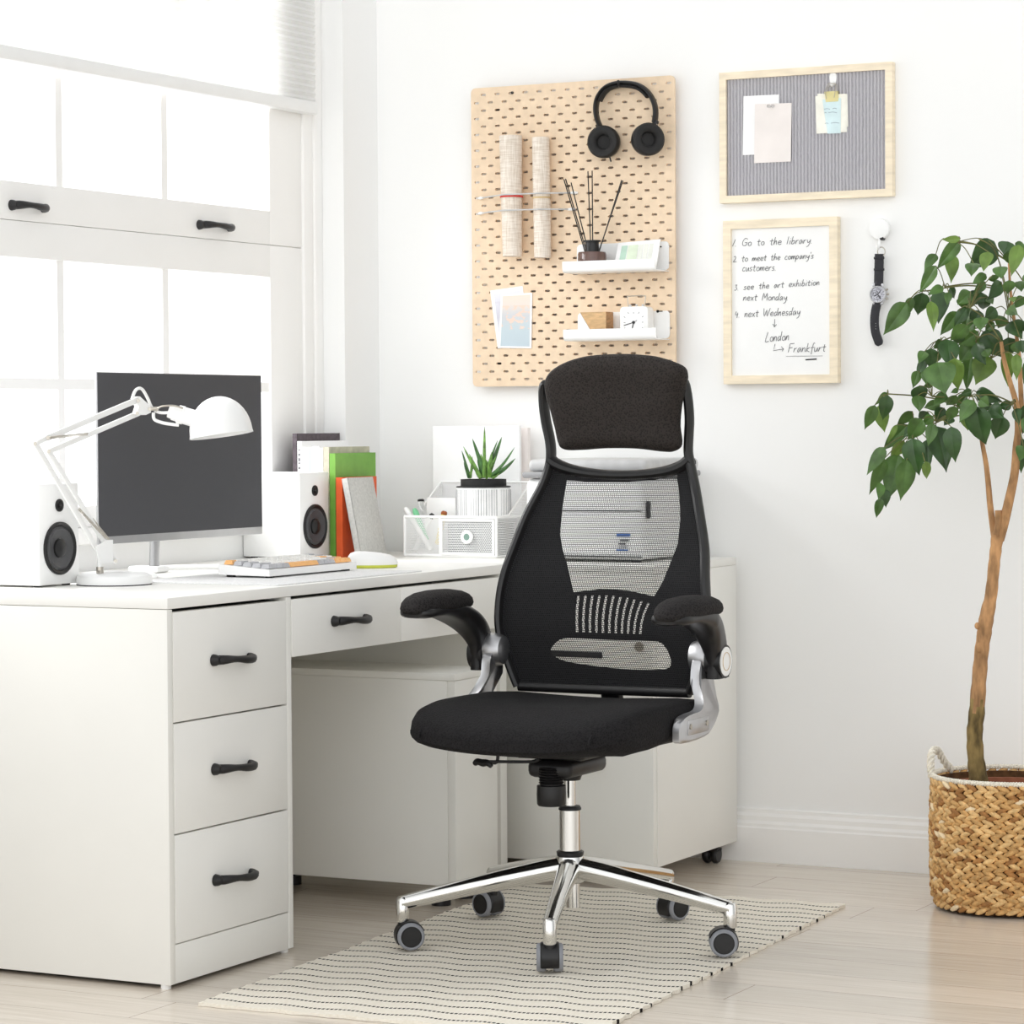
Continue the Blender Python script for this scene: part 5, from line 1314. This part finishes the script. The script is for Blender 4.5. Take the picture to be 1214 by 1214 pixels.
for yy in (-.016, -.004):
    b.tube(cr([(cz.x-.010, YN+yy, cz.z-.006), (cz.x-.012, YN+yy+.001, cz.z+.014), (cz.x-.004, YN+yy, cz.z+.030), (cz.x+.004, YN+yy, cz.z+.030), (cz.x+.014, YN+yy+.001, cz.z+.026), (cz.x+.010, YN+yy, cz.z-.004)], 4), .0009, 6)
b.build('wire_handle', 'steel', cl_)
sheetq('note_paper', ((969, 111), (1004.5, 111.5), (1005.5, 150), (969, 156)), YN-.0012, 'paper_cream', 'cream note held by the yellow clip, rearmost of the clipped notes', 'note', 'notes in the clip')
sheetq('note_paper', ((966.5, 114), (1002.5, 111), (1004, 156.5), (968, 158.5)), YN-.0022, 'paper_cream', 'cream note held by the yellow clip, just behind the blue note', 'note', 'notes in the clip')
t = sheetq('note_paper', ((975, 118), (997, 116), (996.5, 158), (981, 158.5)), YN-.0032, 'paper_blue', 'pale blue written note under the yellow clip, frontmost of the notes', 'note', 'notes in the clip')
for (x0, x1, y) in ((977, 984, 129.5), (987, 992, 129), (977.5, 980, 134), (982, 992, 133.5), (978, 982, 146.5), (985, 995, 146)):
    b = MB(); b.tube([aty(x0, y, YN-.0034), aty((x0+x1)/2, y-.8, YN-.0034), aty(x1, y, YN-.0034)], .0006, 4); b.build('handwriting', 'ink_blue', t)

# ------------------------------------------------------------------ whiteboard with handwriting
wb, wx0_, wx1_, wz0_, wz1_ = framed('whiteboard', (857, 262), (993, 453.8), .0205, 'white memo board with a handwritten list in a pale wood frame', 'whiteboard', 'white_panel', 'white_plastic')
G = {'1': (.22, [[(.2, .9), (.02, 0)]]), '2': (.3, [[(0, .7), (.12, .8), (.22, .65), (.15, .35), (.0, .02), (.28, .02)]]), '3': (.3, [[(0, .75), (.2, .78), (.1, .48), (.24, .25), (.1, .0), (-.02, .08)]]),
 '4': (.34, [[(.06, .75), (0, .35), (.3, .4)], [(.24, .6), (.2, -.05)]]), '.': (.12, [[(0, 0), (.04, .02)]]), "'": (.12, [[(.08, .95), (.04, .75)]]), ' ': (.42, []),
 'G': (.55, [[(.5, .85), (.28, .98), (.06, .6), (.08, .12), (.34, .02), (.5, .4), (.26, .42)]]), 'o': (.36, [[(.18, .5), (.04, .36), (.05, .1), (.18, 0), (.3, .14), (.3, .38), (.18, .5)]]),
 't': (.32, [[(.16, .8), (.12, .06), (.26, .02)], [(-.02, .5), (.32, .54)]]), 'h': (.36, [[(.1, 1), (0, 0), (.1, .4), (.24, .48), (.28, .02)]]), 'e': (.36, [[(.03, .24), (.3, .3), (.24, .5), (.08, .44), (.02, .18), (.14, 0), (.32, .08)]]),
 'l': (.18, [[(.1, 1), (.02, 0)]]), 'i': (.16, [[(.08, .5), (.04, 0)], [(.11, .72), (.12, .76)]]), 'b': (.36, [[(.1, 1), (0, 0), (.06, .36), (.22, .46), (.3, .22), (.16, 0), (.02, .05)]]),
 'r': (.28, [[(.04, .5), (0, 0), (.06, .34), (.24, .5)]]), 'a': (.38, [[(.3, .44), (.12, .48), (.02, .16), (.12, 0), (.28, .4), (.32, .02)]]), 'y': (.36, [[(.02, .5), (.1, .12), (.26, .26), (.34, .5), (.22, -.25), (.02, -.42)]]),
 'm': (.5, [[(.02, .5), (0, 0), (.09, .4), (.2, .48), (.21, 0), (.3, .4), (.41, .48), (.43, 0)]]), 'c': (.34, [[(.28, .42), (.14, .5), (.02, .2), (.12, 0), (.3, .08)]]), 'p': (.36, [[(.05, .5), (-.05, -.4), (.03, .36), (.2, .5), (.28, .26), (.14, .02), (.01, .1)]]),
 'n': (.34, [[(.02, .5), (0, 0), (.09, .4), (.23, .48), (.27, 0)]]), 's': (.3, [[(.25, .46), (.1, .48), (.06, .3), (.22, .2), (.18, .02), (0, .04)]]), 'u': (.36, [[(.02, .5), (.03, .08), (.15, .02), (.28, .46), (.29, 0)]]), 'x': (.34, [[(0, .5), (.28, 0)], [(.28, .5), (0, 0)]]),
 'W': (.72, [[(0, 1), (.1, 0), (.32, .8), (.42, 0), (.68, 1)]]), 'M': (.62, [[(0, 0), (.12, 1), (.28, .3), (.5, 1), (.52, 0)]]), 'L': (.42, [[(.18, 1), (0, 0), (.36, .03)]]), 'F': (.46, [[(.1, 1), (0, 0)], [(.1, 1), (.48, 1.04)], [(.05, .52), (.36, .55)]]),
 'k': (.34, [[(.1, 1), (0, 0)], [(.28, .5), (.04, .22), (.3, 0)]]), 'f': (.3, [[(.34, .95), (.2, .92), (.08, -.3)], [(-.02, .48), (.3, .52)]]), 'd': (.4, [[(.24, .45), (.1, .46), (.02, .15), (.12, 0), (.28, .3), (.38, 1)], [(.3, .35), (.31, 0)]])}
YT = YF+.0062
def write(mb, text, p0, p1, hpx, r=.0008):
    """p0, p1: start and end of the base line, hpx: height of a capital"""
    tot = sum(G[c][0]+.05 for c in text)
    for c in text and [0]: pass
    x = 0
    for c in text:
        w, strokes = G[c]
        for s in strokes:
            P = []
            for (u, v) in s:
                t = (x+u+v*.10)/tot; px = p0[0]+(p1[0]-p0[0])*t; py = p0[1]+(p1[1]-p0[1])*t-v*hpx
                P.append(aty(px+random.uniform(-.12, .12), py+random.uniform(-.12, .12), YT))
            if len(P) > 2: P = cr(P, 3)
            mb.tube(P, r, 5, flat=.3, up=(0, 1, 0))
        x += w+.05
Z8 = lambda x, y: (850+x/5.78, 250+y/5.78)
b = MB()
for tx, a, c, h in (('1. Go to the library.', (106, 243), (655, 222), 52), ('2. to meet the company\'s', (112, 350), (665, 325), 46), ('customers.', (172, 414), (408, 408), 52), ('3. see the art exhibition', (120, 545), (706, 508), 46), ('next Monday.', (180, 615), (492, 612), 50),
                    ('4. next Wednesday', (124, 731), (572, 712), 54), ('London', (330, 897), (497, 886), 64), ('Frankfurt', (487, 970), (748, 962), 58)):
    write(b, tx, Z8(*a), Z8(*c), h/5.78)
for P in ([(396, 742), (393, 795)], [(382, 775), (393, 796), (408, 778)], [(398, 912), (386, 958), (455, 946)], [(440, 930), (456, 946), (446, 962)]):
    b.tube([aty(*Z8(*p), YT) for p in P], .0008, 5, flat=.3, up=(0, 1, 0))
b.tube([aty(*Z8(*p), YT) for p in ((472, 996), (724, 994))], .0005, 5, flat=.5, up=(0, 1, 0))
b.build('handwriting', 'ink', wb)
b = MB(); b.tube([aty(*Z8(*p), YT) for p in ((607, 1020), (640, 1018), (682, 1015))], .0018, 6, flat=.4, up=(0, 1, 0)); b.build('underline', 'ink_dark', wb)

# ------------------------------------------------------------------ wall hook and watch
hc_ = aty(1042.5, 271.5, 6.562)
wh = thing('wall_hook', (hc_.x, YW, hc_.z), 'round white adhesive hook on the wall holding the watch', 'hook')
b = MB(); b.lathe([(.021, -.013), (.0245, -.010), (.0255, 0), (.0245, .003), (.022, .004), (0, .0045)], hc_, RX, 40); b.build('disc', 'white_plastic', wh)
b = MB(); b.tube(cr([hc_+Vector((.001, 0, -.022)), hc_+Vector((.001, -.002, -.036)), hc_+Vector((.001, -.008, -.046)), hc_+Vector((.001, -.016, -.046)), hc_+Vector((.001, -.018, -.038))], 4), .0035, 8); b.build('hook', 'white_plastic', wh)
b = MB(); e = hc_+Vector((.007, -.001, -.0225)); b.lathe([(.005, -.01), (.005, .003), (0, .003)], e, RX, 16); b.build('button', 'black_plastic', wh)
YQ = 6.556; q = lambda px, py, o=0: aty(px, py, YQ+o)
wt = thing('wrist_watch', q(1042, 349), 'silver wrist watch with a black leather strap hanging on the wall hook', 'watch')
b = MB(); n = 24; b.tube([q(1045, 298.5)+Vector((.0095*math.cos(2*PI*i/n), -.001, .011*math.sin(2*PI*i/n))) for i in range(n+1)], .0013, 6); b.build('buckle', 'steel', wt)
def strap(pts, w, name):
    b = MB(); P = cr([q(*p) for p in pts], 5); rs = []
    for i, p in enumerate(P):
        d = (P[min(i+1, len(P)-1)]-P[max(i-1, 0)]).normalized(); s = d.cross(Vector((0, 1, 0))).normalized(); k = w*(1 if i < len(P)-4 or name == 'strap_top' else (1-.16*(i-len(P)+4)**1.2*.9))/2
        rs.append([p+s*k+Vector((0, -.0018, 0)), p+s*k*.5+Vector((0, -.0032, 0)), p-s*k*.5+Vector((0, -.0032, 0)), p-s*k+Vector((0, -.0018, 0)), p-s*k+Vector((0, .0012, 0)), p+s*k+Vector((0, .0012, 0))])
    b.rings(rs); return b.build('strap', 'watch_leather', wt)
s1_ = strap([(1042.6, 301), (1042.2, 315), (1041.6, 339)], .0225, 'strap_top'); s2_ = strap([(1040.5, 358), (1038.0, 368), (1036.8, 380), (1037.8, 393), (1041, 403), (1043.5, 409.5)], .0215, 'low')
b = MB()
for py in (306, 319.5): p = q(1042.4, py); b.box(p.x-.0127, p.x+.0127, p.y-.0045, p.y+.002, p.z-.003, p.z+.003, .001)
b.build('strap_keeper', 'watch_leather', s1_)
b = MB()
for i in range(3): b.sphere(q(1038.3, 383.5+i*3.2, -.0032), .0008, 6)
b.build('strap_holes', 'lightgrey_plastic', s2_)
cW = q(1041.6, 349); b = MB(); b.lathe([(.018, -.004), (.0213, -.003), (.0213, .005), (.0195, .0075), (.0178, .0075), (.0175, .006)], cW, RX, 40, True, False)
for px, py in ((1036, 338), (1046.5, 338.5), (1036.5, 358.5), (1045.5, 359)): p = q(px, py); b.box(p.x-.003, p.x+.003, p.y-.003, p.y+.002, p.z-.005, p.z+.005, .001)
cs_ = b.build('case', 'silver', wt)
b = MB(); b.lathe([(.0178, .0055), (0, .0055)], cW, RX, 36, False, True); b.build('dial', 'dial', wt)
b = MB(); yd_ = cW.y-.0065
for a, l in ((40, .012), (250, .009), (150, .013)): b.tube([(cW.x, yd_, cW.z), (cW.x+l*math.sin(math.radians(a)), yd_, cW.z+l*math.cos(math.radians(a)))], .0007, 5)
for dx_, dz_ in ((-.008, .0), (.002, -.008), (.002, .008)): b.tube([(cW.x+dx_+.0045*math.cos(2*PI*i/16), yd_+.0008, cW.z+dz_+.0045*math.sin(2*PI*i/16)) for i in range(17)], .0005, 5)
b.build('hands', 'ink_dark', wt)
b = MB()
for a in (62, 90, 118): d = Vector((math.sin(math.radians(a)), 0, math.cos(math.radians(a)))); b.cyl(cW+d*.020, cW+d*.0262, .0026, n=10)
b.build('crown', 'steel', wt)

# ------------------------------------------------------------------ basket and tree
bc = Vector((-1.957, 6.177, 0)); RB = .17
bs = thing('wicker_basket', bc, 'round woven wicker basket with a white rope rim and handle, holding the tree', 'basket')
HB = .285
def rad_b(z):
    t = z/HB; return RB*(.86+.14*min(1, t/.16)**.6 if t < .16 else 1.0-.02*((t-.55)/.45)**2)
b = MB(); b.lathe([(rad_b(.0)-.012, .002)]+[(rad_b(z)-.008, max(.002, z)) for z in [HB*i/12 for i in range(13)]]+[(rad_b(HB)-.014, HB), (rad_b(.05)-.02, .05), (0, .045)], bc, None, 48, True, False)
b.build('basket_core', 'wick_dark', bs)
b = MB(); nrow = 15; rh = (HB-.008)/nrow
rng = random.Random(5)
for r in range(nrow):
    z = .010+rh*(r+.5); R0_ = rad_b(z); n = 44; ph = rng.random()
    for k in range(n):
        for half_ in (-1, 1):
            a = 2*PI*(k+ph+(.25 if half_ > 0 else 0))/n; tn = Vector((-math.sin(a), math.cos(a), 0)); rd_ = Vector((math.cos(a), math.sin(a), 0))
            sl = math.radians(24+rng.uniform(-7, 7))*half_*(1 if r % 2 else 1)
            d = (tn*math.cos(sl)-Vector((0, 0, 1))*math.sin(sl)); w = rd_.cross(d)
            Rm = Matrix((d, w, rd_)).transposed(); u = rng.random()
            b.mi = 0 if u < .46 else (2 if u < .80 else (1 if u < .95 else 3))
            b.sphere(bc+rd_*(R0_-.002+rng.uniform(-.0015, .0015))+Vector((0, 0, z+half_*rh*.24)), (.0165, rh*.34, .0058), 8, Rm)
b.build('woven_wall', ['wick_a', 'wick_b', 'wick_c', 'wick_d'], bs, ang=80)
b = MB(); n = 120
rimr = rad_b(HB)-.002; b.tube([bc+Vector((rimr*math.cos(2*PI*i/n), rimr*math.sin(2*PI*i/n), HB+.008)) for i in range(n+1)], .0042, 8)
for st in (0, PI):
    b.tube([bc+Vector(((rimr+.0042*math.cos(i*1.05+st))*math.cos(2*PI*i/500), (rimr+.0042*math.cos(i*1.05+st))*math.sin(2*PI*i/500), HB+.008+.0042*math.sin(i*1.05+st))) for i in range(501)], .0022, 5)
b.build('rope_rim', 'rope', bs)
b = MB()
for k in range(40):
    a = 2*PI*k/40; p = bc+Vector((rimr*math.cos(a), rimr*math.sin(a), 0)); b.cyl(p+Vector((0, 0, HB-.012)), p+Vector((0, 0, HB+.008)), .0018, n=6)
b.build('rim_stakes', 'wick_b', bs)
for sgn in (-1, 1):
    b = MB(); hx = bc+Vector((sgn*(rimr+.004)*math.cos(.35), (rimr)*math.sin(.35)*(-1 if sgn < 0 else 1)*0, HB+.005))
    base_c = cr([hx+Vector((0, -.050, -.004)), hx+Vector((sgn*.004, -.046, .022)), hx+Vector((sgn*.008, -.026, .048)), hx+Vector((sgn*.008, .010, .050)), hx+Vector((sgn*.002, .036, .024)), hx+Vector((-sgn*.012, .056, 0))], 14)
    b.tube(base_c, .0042, 8)
    for st in (0, 2.1, 4.2):
        P = []
        for i, p in enumerate(base_c):
            d = (base_c[min(i+1, len(base_c)-1)]-base_c[max(i-1, 0)]).normalized(); u = d.orthogonal().normalized() if abs(d.x) < .99 else Vector((0, 1, 0)); u = (Vector((1, 0, 0))-d*d.x).normalized(); w = d.cross(u)
            P.append(p+u*(.0052*math.cos(i*.42+st))+w*(.0052*math.sin(i*.42+st)))
        b.tube(P, .0042, 6)
    b.build('rope_handle', 'rope', bs)
# tree
YTn = bc.y-.03
tq = lambda px, py, o=0: aty(px, py, YTn+o)
tr = thing('potted_tree', bc+Vector((0, 0, .047)), 'indoor tree with drooping green leaves and a tan trunk in the wicker basket', 'plant')
b = MB(); b.lathe([(.10, 0), (.138, .205), (.145, .205), (.145, .225), (.134, .225), (.13, .19)], bc+Vector((0, 0, .047)), None, 40, True, False); b.build('pot', 'terracotta', tr)
b = MB(); b.lathe([(.131, 0), (.08, .006), (0, .009)], bc+Vector((0, 0, .24)), None, 32, False, True); b.build('soil', 'soil', tr)
tp_ = [(1160, 945), (1160, 925), (1157, 900), (1155.5, 870), (1158, 845), (1160.5, 810), (1163.5, 775), (1167, 750), (1170, 730), (1175, 705), (1178.5, 670), (1181, 648), (1183, 632)]
tr_ = [12.8, 12, 10.5, 10, 10, 9.2, 8.8, 9, 9.2, 7.6, 7.2, 7.3, 8]
b = MB(); P = cr([tq(*p) for p in tp_], 4); Rr = []
for i in range(len(P)):
    f = i/4; k = int(min(f, len(tr_)-1)); v = tr_[k]+(tr_[min(k+1, len(tr_)-1)]-tr_[k])*(f-k); Rr.append(v/560*(1+.05*math.sin(i*2.1)))
b.tube(P, Rr, 14)
b.bm.faces.ensure_lookup_table()
for f in b.bm.faces:
    if f.calc_center_median().z < aty(1160, 838, YTn).z+.02*math.sin(f.calc_center_median().x*300): f.material_index = 1
b.sphere(tq(1161, 768, -.014), (.007, .006, .013), 10); b.sphere(tq(1158.5, 742, -.012), (.006, .005, .008), 10)
b.build('trunk', ['bark', 'bark_low'], tr, ang=70)
def branch(pts, r0, r1, m_, name='branch', o=0, o2=None):
    o2 = o if o2 is None else o2; n = len(pts)
    P = cr([tq(*p, o+(o2-o)*i/(n-1)) for i, p in enumerate(pts)], 4); b = MB(); N = len(P)
    b.tube(P, [(r0+(r1-r0)*i/(N-1))/560 for i in range(N)], 10); return b.build(name, m_, tr, ang=60)
branch([(1180, 640), (1178, 630), (1174, 600), (1171.5, 572), (1169, 550), (1165, 528), (1161, 505), (1158, 490)], 4.6, 2.2, 'bark', o=0, o2=.02)
branch([(1184, 640), (1190, 620), (1197, 590), (1203, 560), (1205, 530), (1207, 510), (1205, 480), (1198, 455), (1190, 425), (1187, 405)], 7, 2.2, 'bark', o=0, o2=-.03)
branch([(1206, 520), (1211, 495), (1210, 460), (1208, 420), (1203, 385), (1198, 345), (1196, 310)], 4, 1.4, 'bark', o=0, o2=.05)
branch([(1181, 634), (1183.5, 620), (1183.5, 605)], 4.6, 4.4, 'bark', o=-.012)
# leaves measured as (base, tip, width)
A0 = lambda x, y: (1014+x/6.07, 260+y/6.07); B0 = lambda x, y: (1014+x/6.07, 440+y/6.07)
LU = [(755, 140, 630, 145, 45, 'c'), (750, 155, 595, 350, 90, 'a'), (690, 245, 688, 450, 95, 'c'), (580, 250, 500, 375, 70, 'a'), (580, 335, 470, 520, 85, 'a'), (1000, 160, 815, 345, 175, 'b'), (960, 235, 925, 370, 90, 'c'), (850, 315, 835, 410, 90, 'a'), (940, 395, 845, 465, 60, 'a'), (1040, 340, 1050, 425, 90, 'a'), (1100, 160, 1070, 250, 110, 'b'), (1180, 185, 1125, 400, 90, 'c'), (1110, 232, 1120, 320, 85, 'a'), (1150, 170, 1230, 240, 60, 'a'),
 (370, 600, 210, 820, 125, 'a'), (405, 560, 365, 700, 60, 'a'), (480, 528, 450, 680, 110, 'b'), (630, 485, 525, 545, 60, 'a'), (680, 490, 710, 565, 55, 'b'), (620, 515, 600, 740, 125, 'b'), (545, 590, 560, 800, 75, 'c'), (670, 525, 660, 615, 50, 'a'), (935, 450, 845, 540, 60, 'a'), (1050, 450, 950, 575, 90, 'b'), (1105, 438, 1095, 530, 80, 'a'), (1185, 445, 1195, 520, 75, 'a'), (830, 520, 740, 610, 90, 'a'), (900, 520, 870, 610, 120, 'b'), (800, 555, 800, 650, 120, 'a'),
 (740, 665, 620, 825, 85, 'a'), (800, 640, 715, 770, 75, 'b'), (830, 640, 790, 800, 95, 'a'), (890, 655, 845, 770, 90, 'b'), (960, 560, 990, 610, 55, 'a'), (1010, 640, 930, 710, 90, 'b'), (910, 705, 900, 800, 95, 'a'), (1070, 700, 1030, 780, 95, 'a'), (1000, 745, 940, 805, 65, 'a'), (1120, 735, 1200, 860, 110, 'b'), (1214, 560, 1140, 640, 65, 'a'), (885, 810, 750, 900, 115, 'a'), (920, 808, 1050, 985, 155, 'b'), (850, 885, 755, 1030, 115, 'a'), (870, 890, 940, 1040, 100, 'b'), (800, 760, 690, 865, 95, 'a'),
 (660, 865, 685, 1075, 130, 'b'), (620, 875, 560, 930, 55, 'a'), (540, 928, 545, 1070, 90, 'b'), (500, 950, 455, 1040, 65, 'a'), (500, 1010, 450, 1140, 60, 'b'), (590, 950, 570, 1035, 65, 'a'), (450, 1090, 415, 1210, 65, 'a'), (590, 1030, 645, 1250, 195, 'a'), (715, 1000, 740, 1218, 115, 'c'), (830, 980, 805, 1222, 90, 'a'), (960, 985, 870, 1182, 150, 'c'), (1100, 950, 1100, 1190, 85, 'c'), (1100, 850, 1100, 985, 115, 'b'), (1160, 880, 1170, 965, 95, 'a'), (1160, 970, 1160, 1150, 65, 'c'), (1200, 725, 1190, 810, 85, 'b'), (520, 1085, 510, 1185, 75, 'a'),
 (1100, 640, 1170, 690, 70, 'a'), (1130, 560, 1140, 600, 50, 'c'), (980, 700, 960, 740, 60, 'b'), (860, 740, 800, 800, 70, 'a'), (990, 400, 1000, 450, 70, 'a'), (930, 560, 920, 640, 80, 'b'), (760, 820, 720, 900, 70, 'b'), (930, 940, 960, 990, 70, 'a'), (1190, 870, 1205, 960, 80, 'b')]
LL = [(230, 155, 150, 240, 45, 'a'), (140, 245, 70, 410, 78, 'a'), (235, 175, 200, 340, 88, 'b'), (175, 245, 210, 430, 98, 'c'), (460, 105, 450, 230, 105, 'b'), (450, 175, 460, 290, 95, 'a'), (555, 90, 490, 112, 40, 'a'), (655, 165, 565, 250, 75, 'a'), (725, 172, 660, 238, 62, 'a'), (740, 135, 690, 155, 35, 'a'), (835, 140, 755, 170, 52, 'b'), (870, 150, 1050, 215, 95, 'b'), (800, 178, 735, 272, 85, 'a'), (850, 210, 755, 362, 98, 'a'), (890, 235, 1000, 250, 80, 'b'), (870, 255, 940, 512, 168, 'b'), (970, 255, 1068, 335, 105, 'b'), (1060, 325, 1010, 478, 115, 'b'), (1125, 240, 1030, 255, 62, 'b'), (1160, 268, 1180, 385, 62, 'b'),
 (710, 250, 665, 358, 78, 'a'), (800, 305, 810, 422, 88, 'c'), (610, 230, 500, 262, 70, 'a'), (640, 265, 580, 355, 85, 'b'), (410, 288, 300, 388, 72, 'a'), (300, 385, 235, 512, 35, 'c'), (480, 345, 385, 488, 112, 'a'), (380, 385, 210, 562, 92, 'a'), (560, 378, 525, 532, 75, 'a'), (580, 398, 650, 712, 168, 'b'), (690, 400, 720, 642, 112, 'b'), (410, 485, 460, 735, 148, 'b'), (520, 490, 530, 718, 85, 'b'), (350, 500, 255, 615, 82, 'c'), (210, 548, 90, 738, 82, 'a'), (210, 628, 105, 875, 84, 'a'), (310, 600, 235, 915, 155, 'a'), (370, 640, 325, 918, 135, 'a'), (395, 680, 380, 852, 55, 'a'), (500, 650, 510, 768, 62, 'c'), (185, 805, 165, 925, 62, 'a'), (205, 850, 220, 975, 75, 'b'), (190, 918, 155, 1048, 62, 'a'), (1200, 485, 1195, 722, 95, 'b'), (1210, 540, 1180, 645, 84, 'a'), (520, 290, 460, 345, 70, 'b'), (560, 325, 490, 385, 65, 'a'), (700, 330, 640, 390, 70, 'b'), (430, 400, 350, 470, 70, 'b'), (900, 200, 960, 250, 80, 'a')]
bm_leaf = MB()
def leaf(b, p0, p1, wpx, kind, dep, rng):
    a = aty(*p0, YTn+dep); tilt = rng.uniform(-.035, .035); c = aty(p1[0]+(p1[0]-p0[0])*.06, p1[1]+(p1[1]-p0[1])*.06, YTn+dep+tilt)
    d = c-a; L_ = d.length; d.normalize(); vw = (a-CO).normalized()
    s = d.cross(vw).normalized(); s = Matrix.Rotation(rng.uniform(-.5, .5), 3, d) @ s; nn = s.cross(d).normalized()
    if nn.dot(vw) > 0: nn = -nn
    W = wpx/6.07/560/2*1.06; b.mi = 'abc'.index(kind); rows = []
    bow_ = rng.uniform(.02, .10)*L_; n = 13
    TT = (0, .05, .12, .22, .33, .45, .58, .70, .80, .88, .94, 1.0); WW = (.06, .52, .82, .98, 1.0, .94, .78, .58, .37, .19, .09, .01)
    for i in range(n+1):
        t = i/n; wd = W*float(np.interp(t, TT, WW))*1.18
        ce = a+d*(L_*t)+nn*(bow_*math.sin(PI*t*.9)); wav = .05*W*math.sin(t*9+rng.random())
        rows.append([ce-s*wd+nn*(wd*.13+wav), ce-s*wd*.5+nn*(wd*.15), ce, ce+s*wd*.5+nn*(wd*.15), ce+s*wd+nn*(wd*.13-wav)])
    vs = [[b.bm.verts.new(p) for p in r] for r in rows]
    for r0, r1 in zip(vs, vs[1:]):
        for k in range(4): f = b.bm.faces.new((r0[k], r0[k+1], r1[k+1], r1[k])); f.material_index = b.mi
rng = random.Random(3)
tw = MB()
hubs = [((1118, 283), .02), ((1135, 287), -.02), ((1098, 345), -.03), ((1120, 340), .0), ((1150, 365), -.06), ((1162, 385), .03), ((1195, 370), .0), ((1115, 405), .04), ((1160, 400), -.04), ((1175, 425), .0), ((1105, 470), -.05), ((1053, 467), -.03), ((1150, 470), -.08), ((1110, 500), -.06), ((1085, 515), -.02), ((1200, 480), -.05)]
for i, (x0, y0, x1, y1, w, kd) in enumerate(LU+LL):
    T = A0 if i < len(LU) else B0
    p0 = T(x0, y0); dep = rng.uniform(-.14, .10)
    leaf(bm_leaf, p0, T(x1, y1), w, kd, dep, rng)
    h, ho = min(hubs, key=lambda q: (q[0][0]-p0[0])**2+(q[0][1]-p0[1])**2)
    if (h[0]-p0[0])**2+(h[1]-p0[1])**2 < 60**2:
        A = tq(*h, ho); B = aty(*p0, YTn+dep); mid_ = (A+B)/2+Vector((0, 0, .008)); tw.tube(cr([A, mid_, B], 4), .0011, 5)
# leaves to the right and behind, beyond the picture edge
for i in range(70):
    px = rng.uniform(1216, 1330); py = 280+rng.random()**1.1*250+abs(px-1216)*.3; l = rng.uniform(22, 42); an = rng.uniform(-.5, .9)
    leaf(bm_leaf, (px, py), (px+l*math.sin(an), py+l*math.cos(an)), rng.uniform(70, 130), rng.choice('aab'), rng.uniform(-.2, .2), rng)
bm_leaf.build('foliage', ['leaf_a', 'leaf_b', 'leaf_c'], tr, ang=24, fix=False)
# twigs from the branches out to each leaf cluster
mains = [tq(1187, 405, -.03), tq(1196, 310, .05), tq(1198, 345, .05), tq(1158, 490, .02), tq(1205, 480, -.02), tq(1203, 385, .05)]
for (h, ho) in hubs:
    B = tq(*h, ho); A = min(mains, key=lambda q: (q-B).length); tw.tube(cr([A, (A+B)/2+Vector((0, 0, .012)), B], 5), .0016, 6)
tw.tube(cr([tq(1197, 372, .04), tq(1190, 330, .0), tq(1178, 295, -.02), tq(1160, 283, -.03)], 5), .0015, 6)
tw.tube(cr([tq(1214, 335, .02), tq(1200, 315, .0), tq(1185, 298, -.01), tq(1172, 285, -.02)], 5), .0015, 6)
tw.build('twigs', 'twig', tr)

# ------------------------------------------------------------------ light
w = bpy.data.worlds.new('daylight'); SC.world = w; w.use_nodes = True
t = NT(w); bg = t.n['Background']
tc = t.add('ShaderNodeTexCoord')
def lobe(d, p, k):
    n = t.add('ShaderNodeVectorMath'); n.operation = 'DOT_PRODUCT'; t.ln(tc.outputs['Generated'], n.inputs[0]); n.inputs[1].default_value = Vector(d).normalized()
    return t.math('MULTIPLY', t.math('POWER', t.math('MAXIMUM', n.outputs['Value'], 0.0), p), k)
s = t.math('ADD', .36, lobe((-.95, .1, .1), 1.5, 3.0))
s = t.math('ADD', s, lobe((-.25, -.8, .55), 2.0, .10))
s = t.math('ADD', s, lobe((.5, -1, .0), 2.6, 1.6))
t.ln(s, bg.inputs['Strength']); bg.inputs['Color'].default_value = (.972, .99, 1.0, 1)
def area(name, loc, target, sx, sy, e, col=(1, 1, 1)):
    l = bpy.data.lights.new(name, 'AREA'); l.shape = 'RECTANGLE'; l.size = sx; l.size_y = sy; l.energy = e; l.color = col
    o = bpy.data.objects.new(name, l); COL.objects.link(o); o.location = loc
    o.rotation_euler = (Vector(target)-Vector(loc)).to_track_quat('-Z', 'Y').to_euler(); return o
area('daylight_outside', (-5.6, 4.9, 3.0), (-2.6, 5.6, .8), 3.2, 2.4, 185)
area('added_top_fill', (-2.3, 3.2, 3.5), (-2.9, 6.0, .8), 3.0, 2.2, 6)  # unseen fill light, added to lift the upper wall and window frame

SC.cycles.max_bounces = 16; SC.cycles.diffuse_bounces = 8; SC.cycles.transparent_max_bounces = 24
SC.view_settings.view_transform = 'Standard'; SC.view_settings.look = 'None'; SC.view_settings.gamma = 1; SC.view_settings.use_curve_mapping = False
SC.view_settings.exposure = 0.05
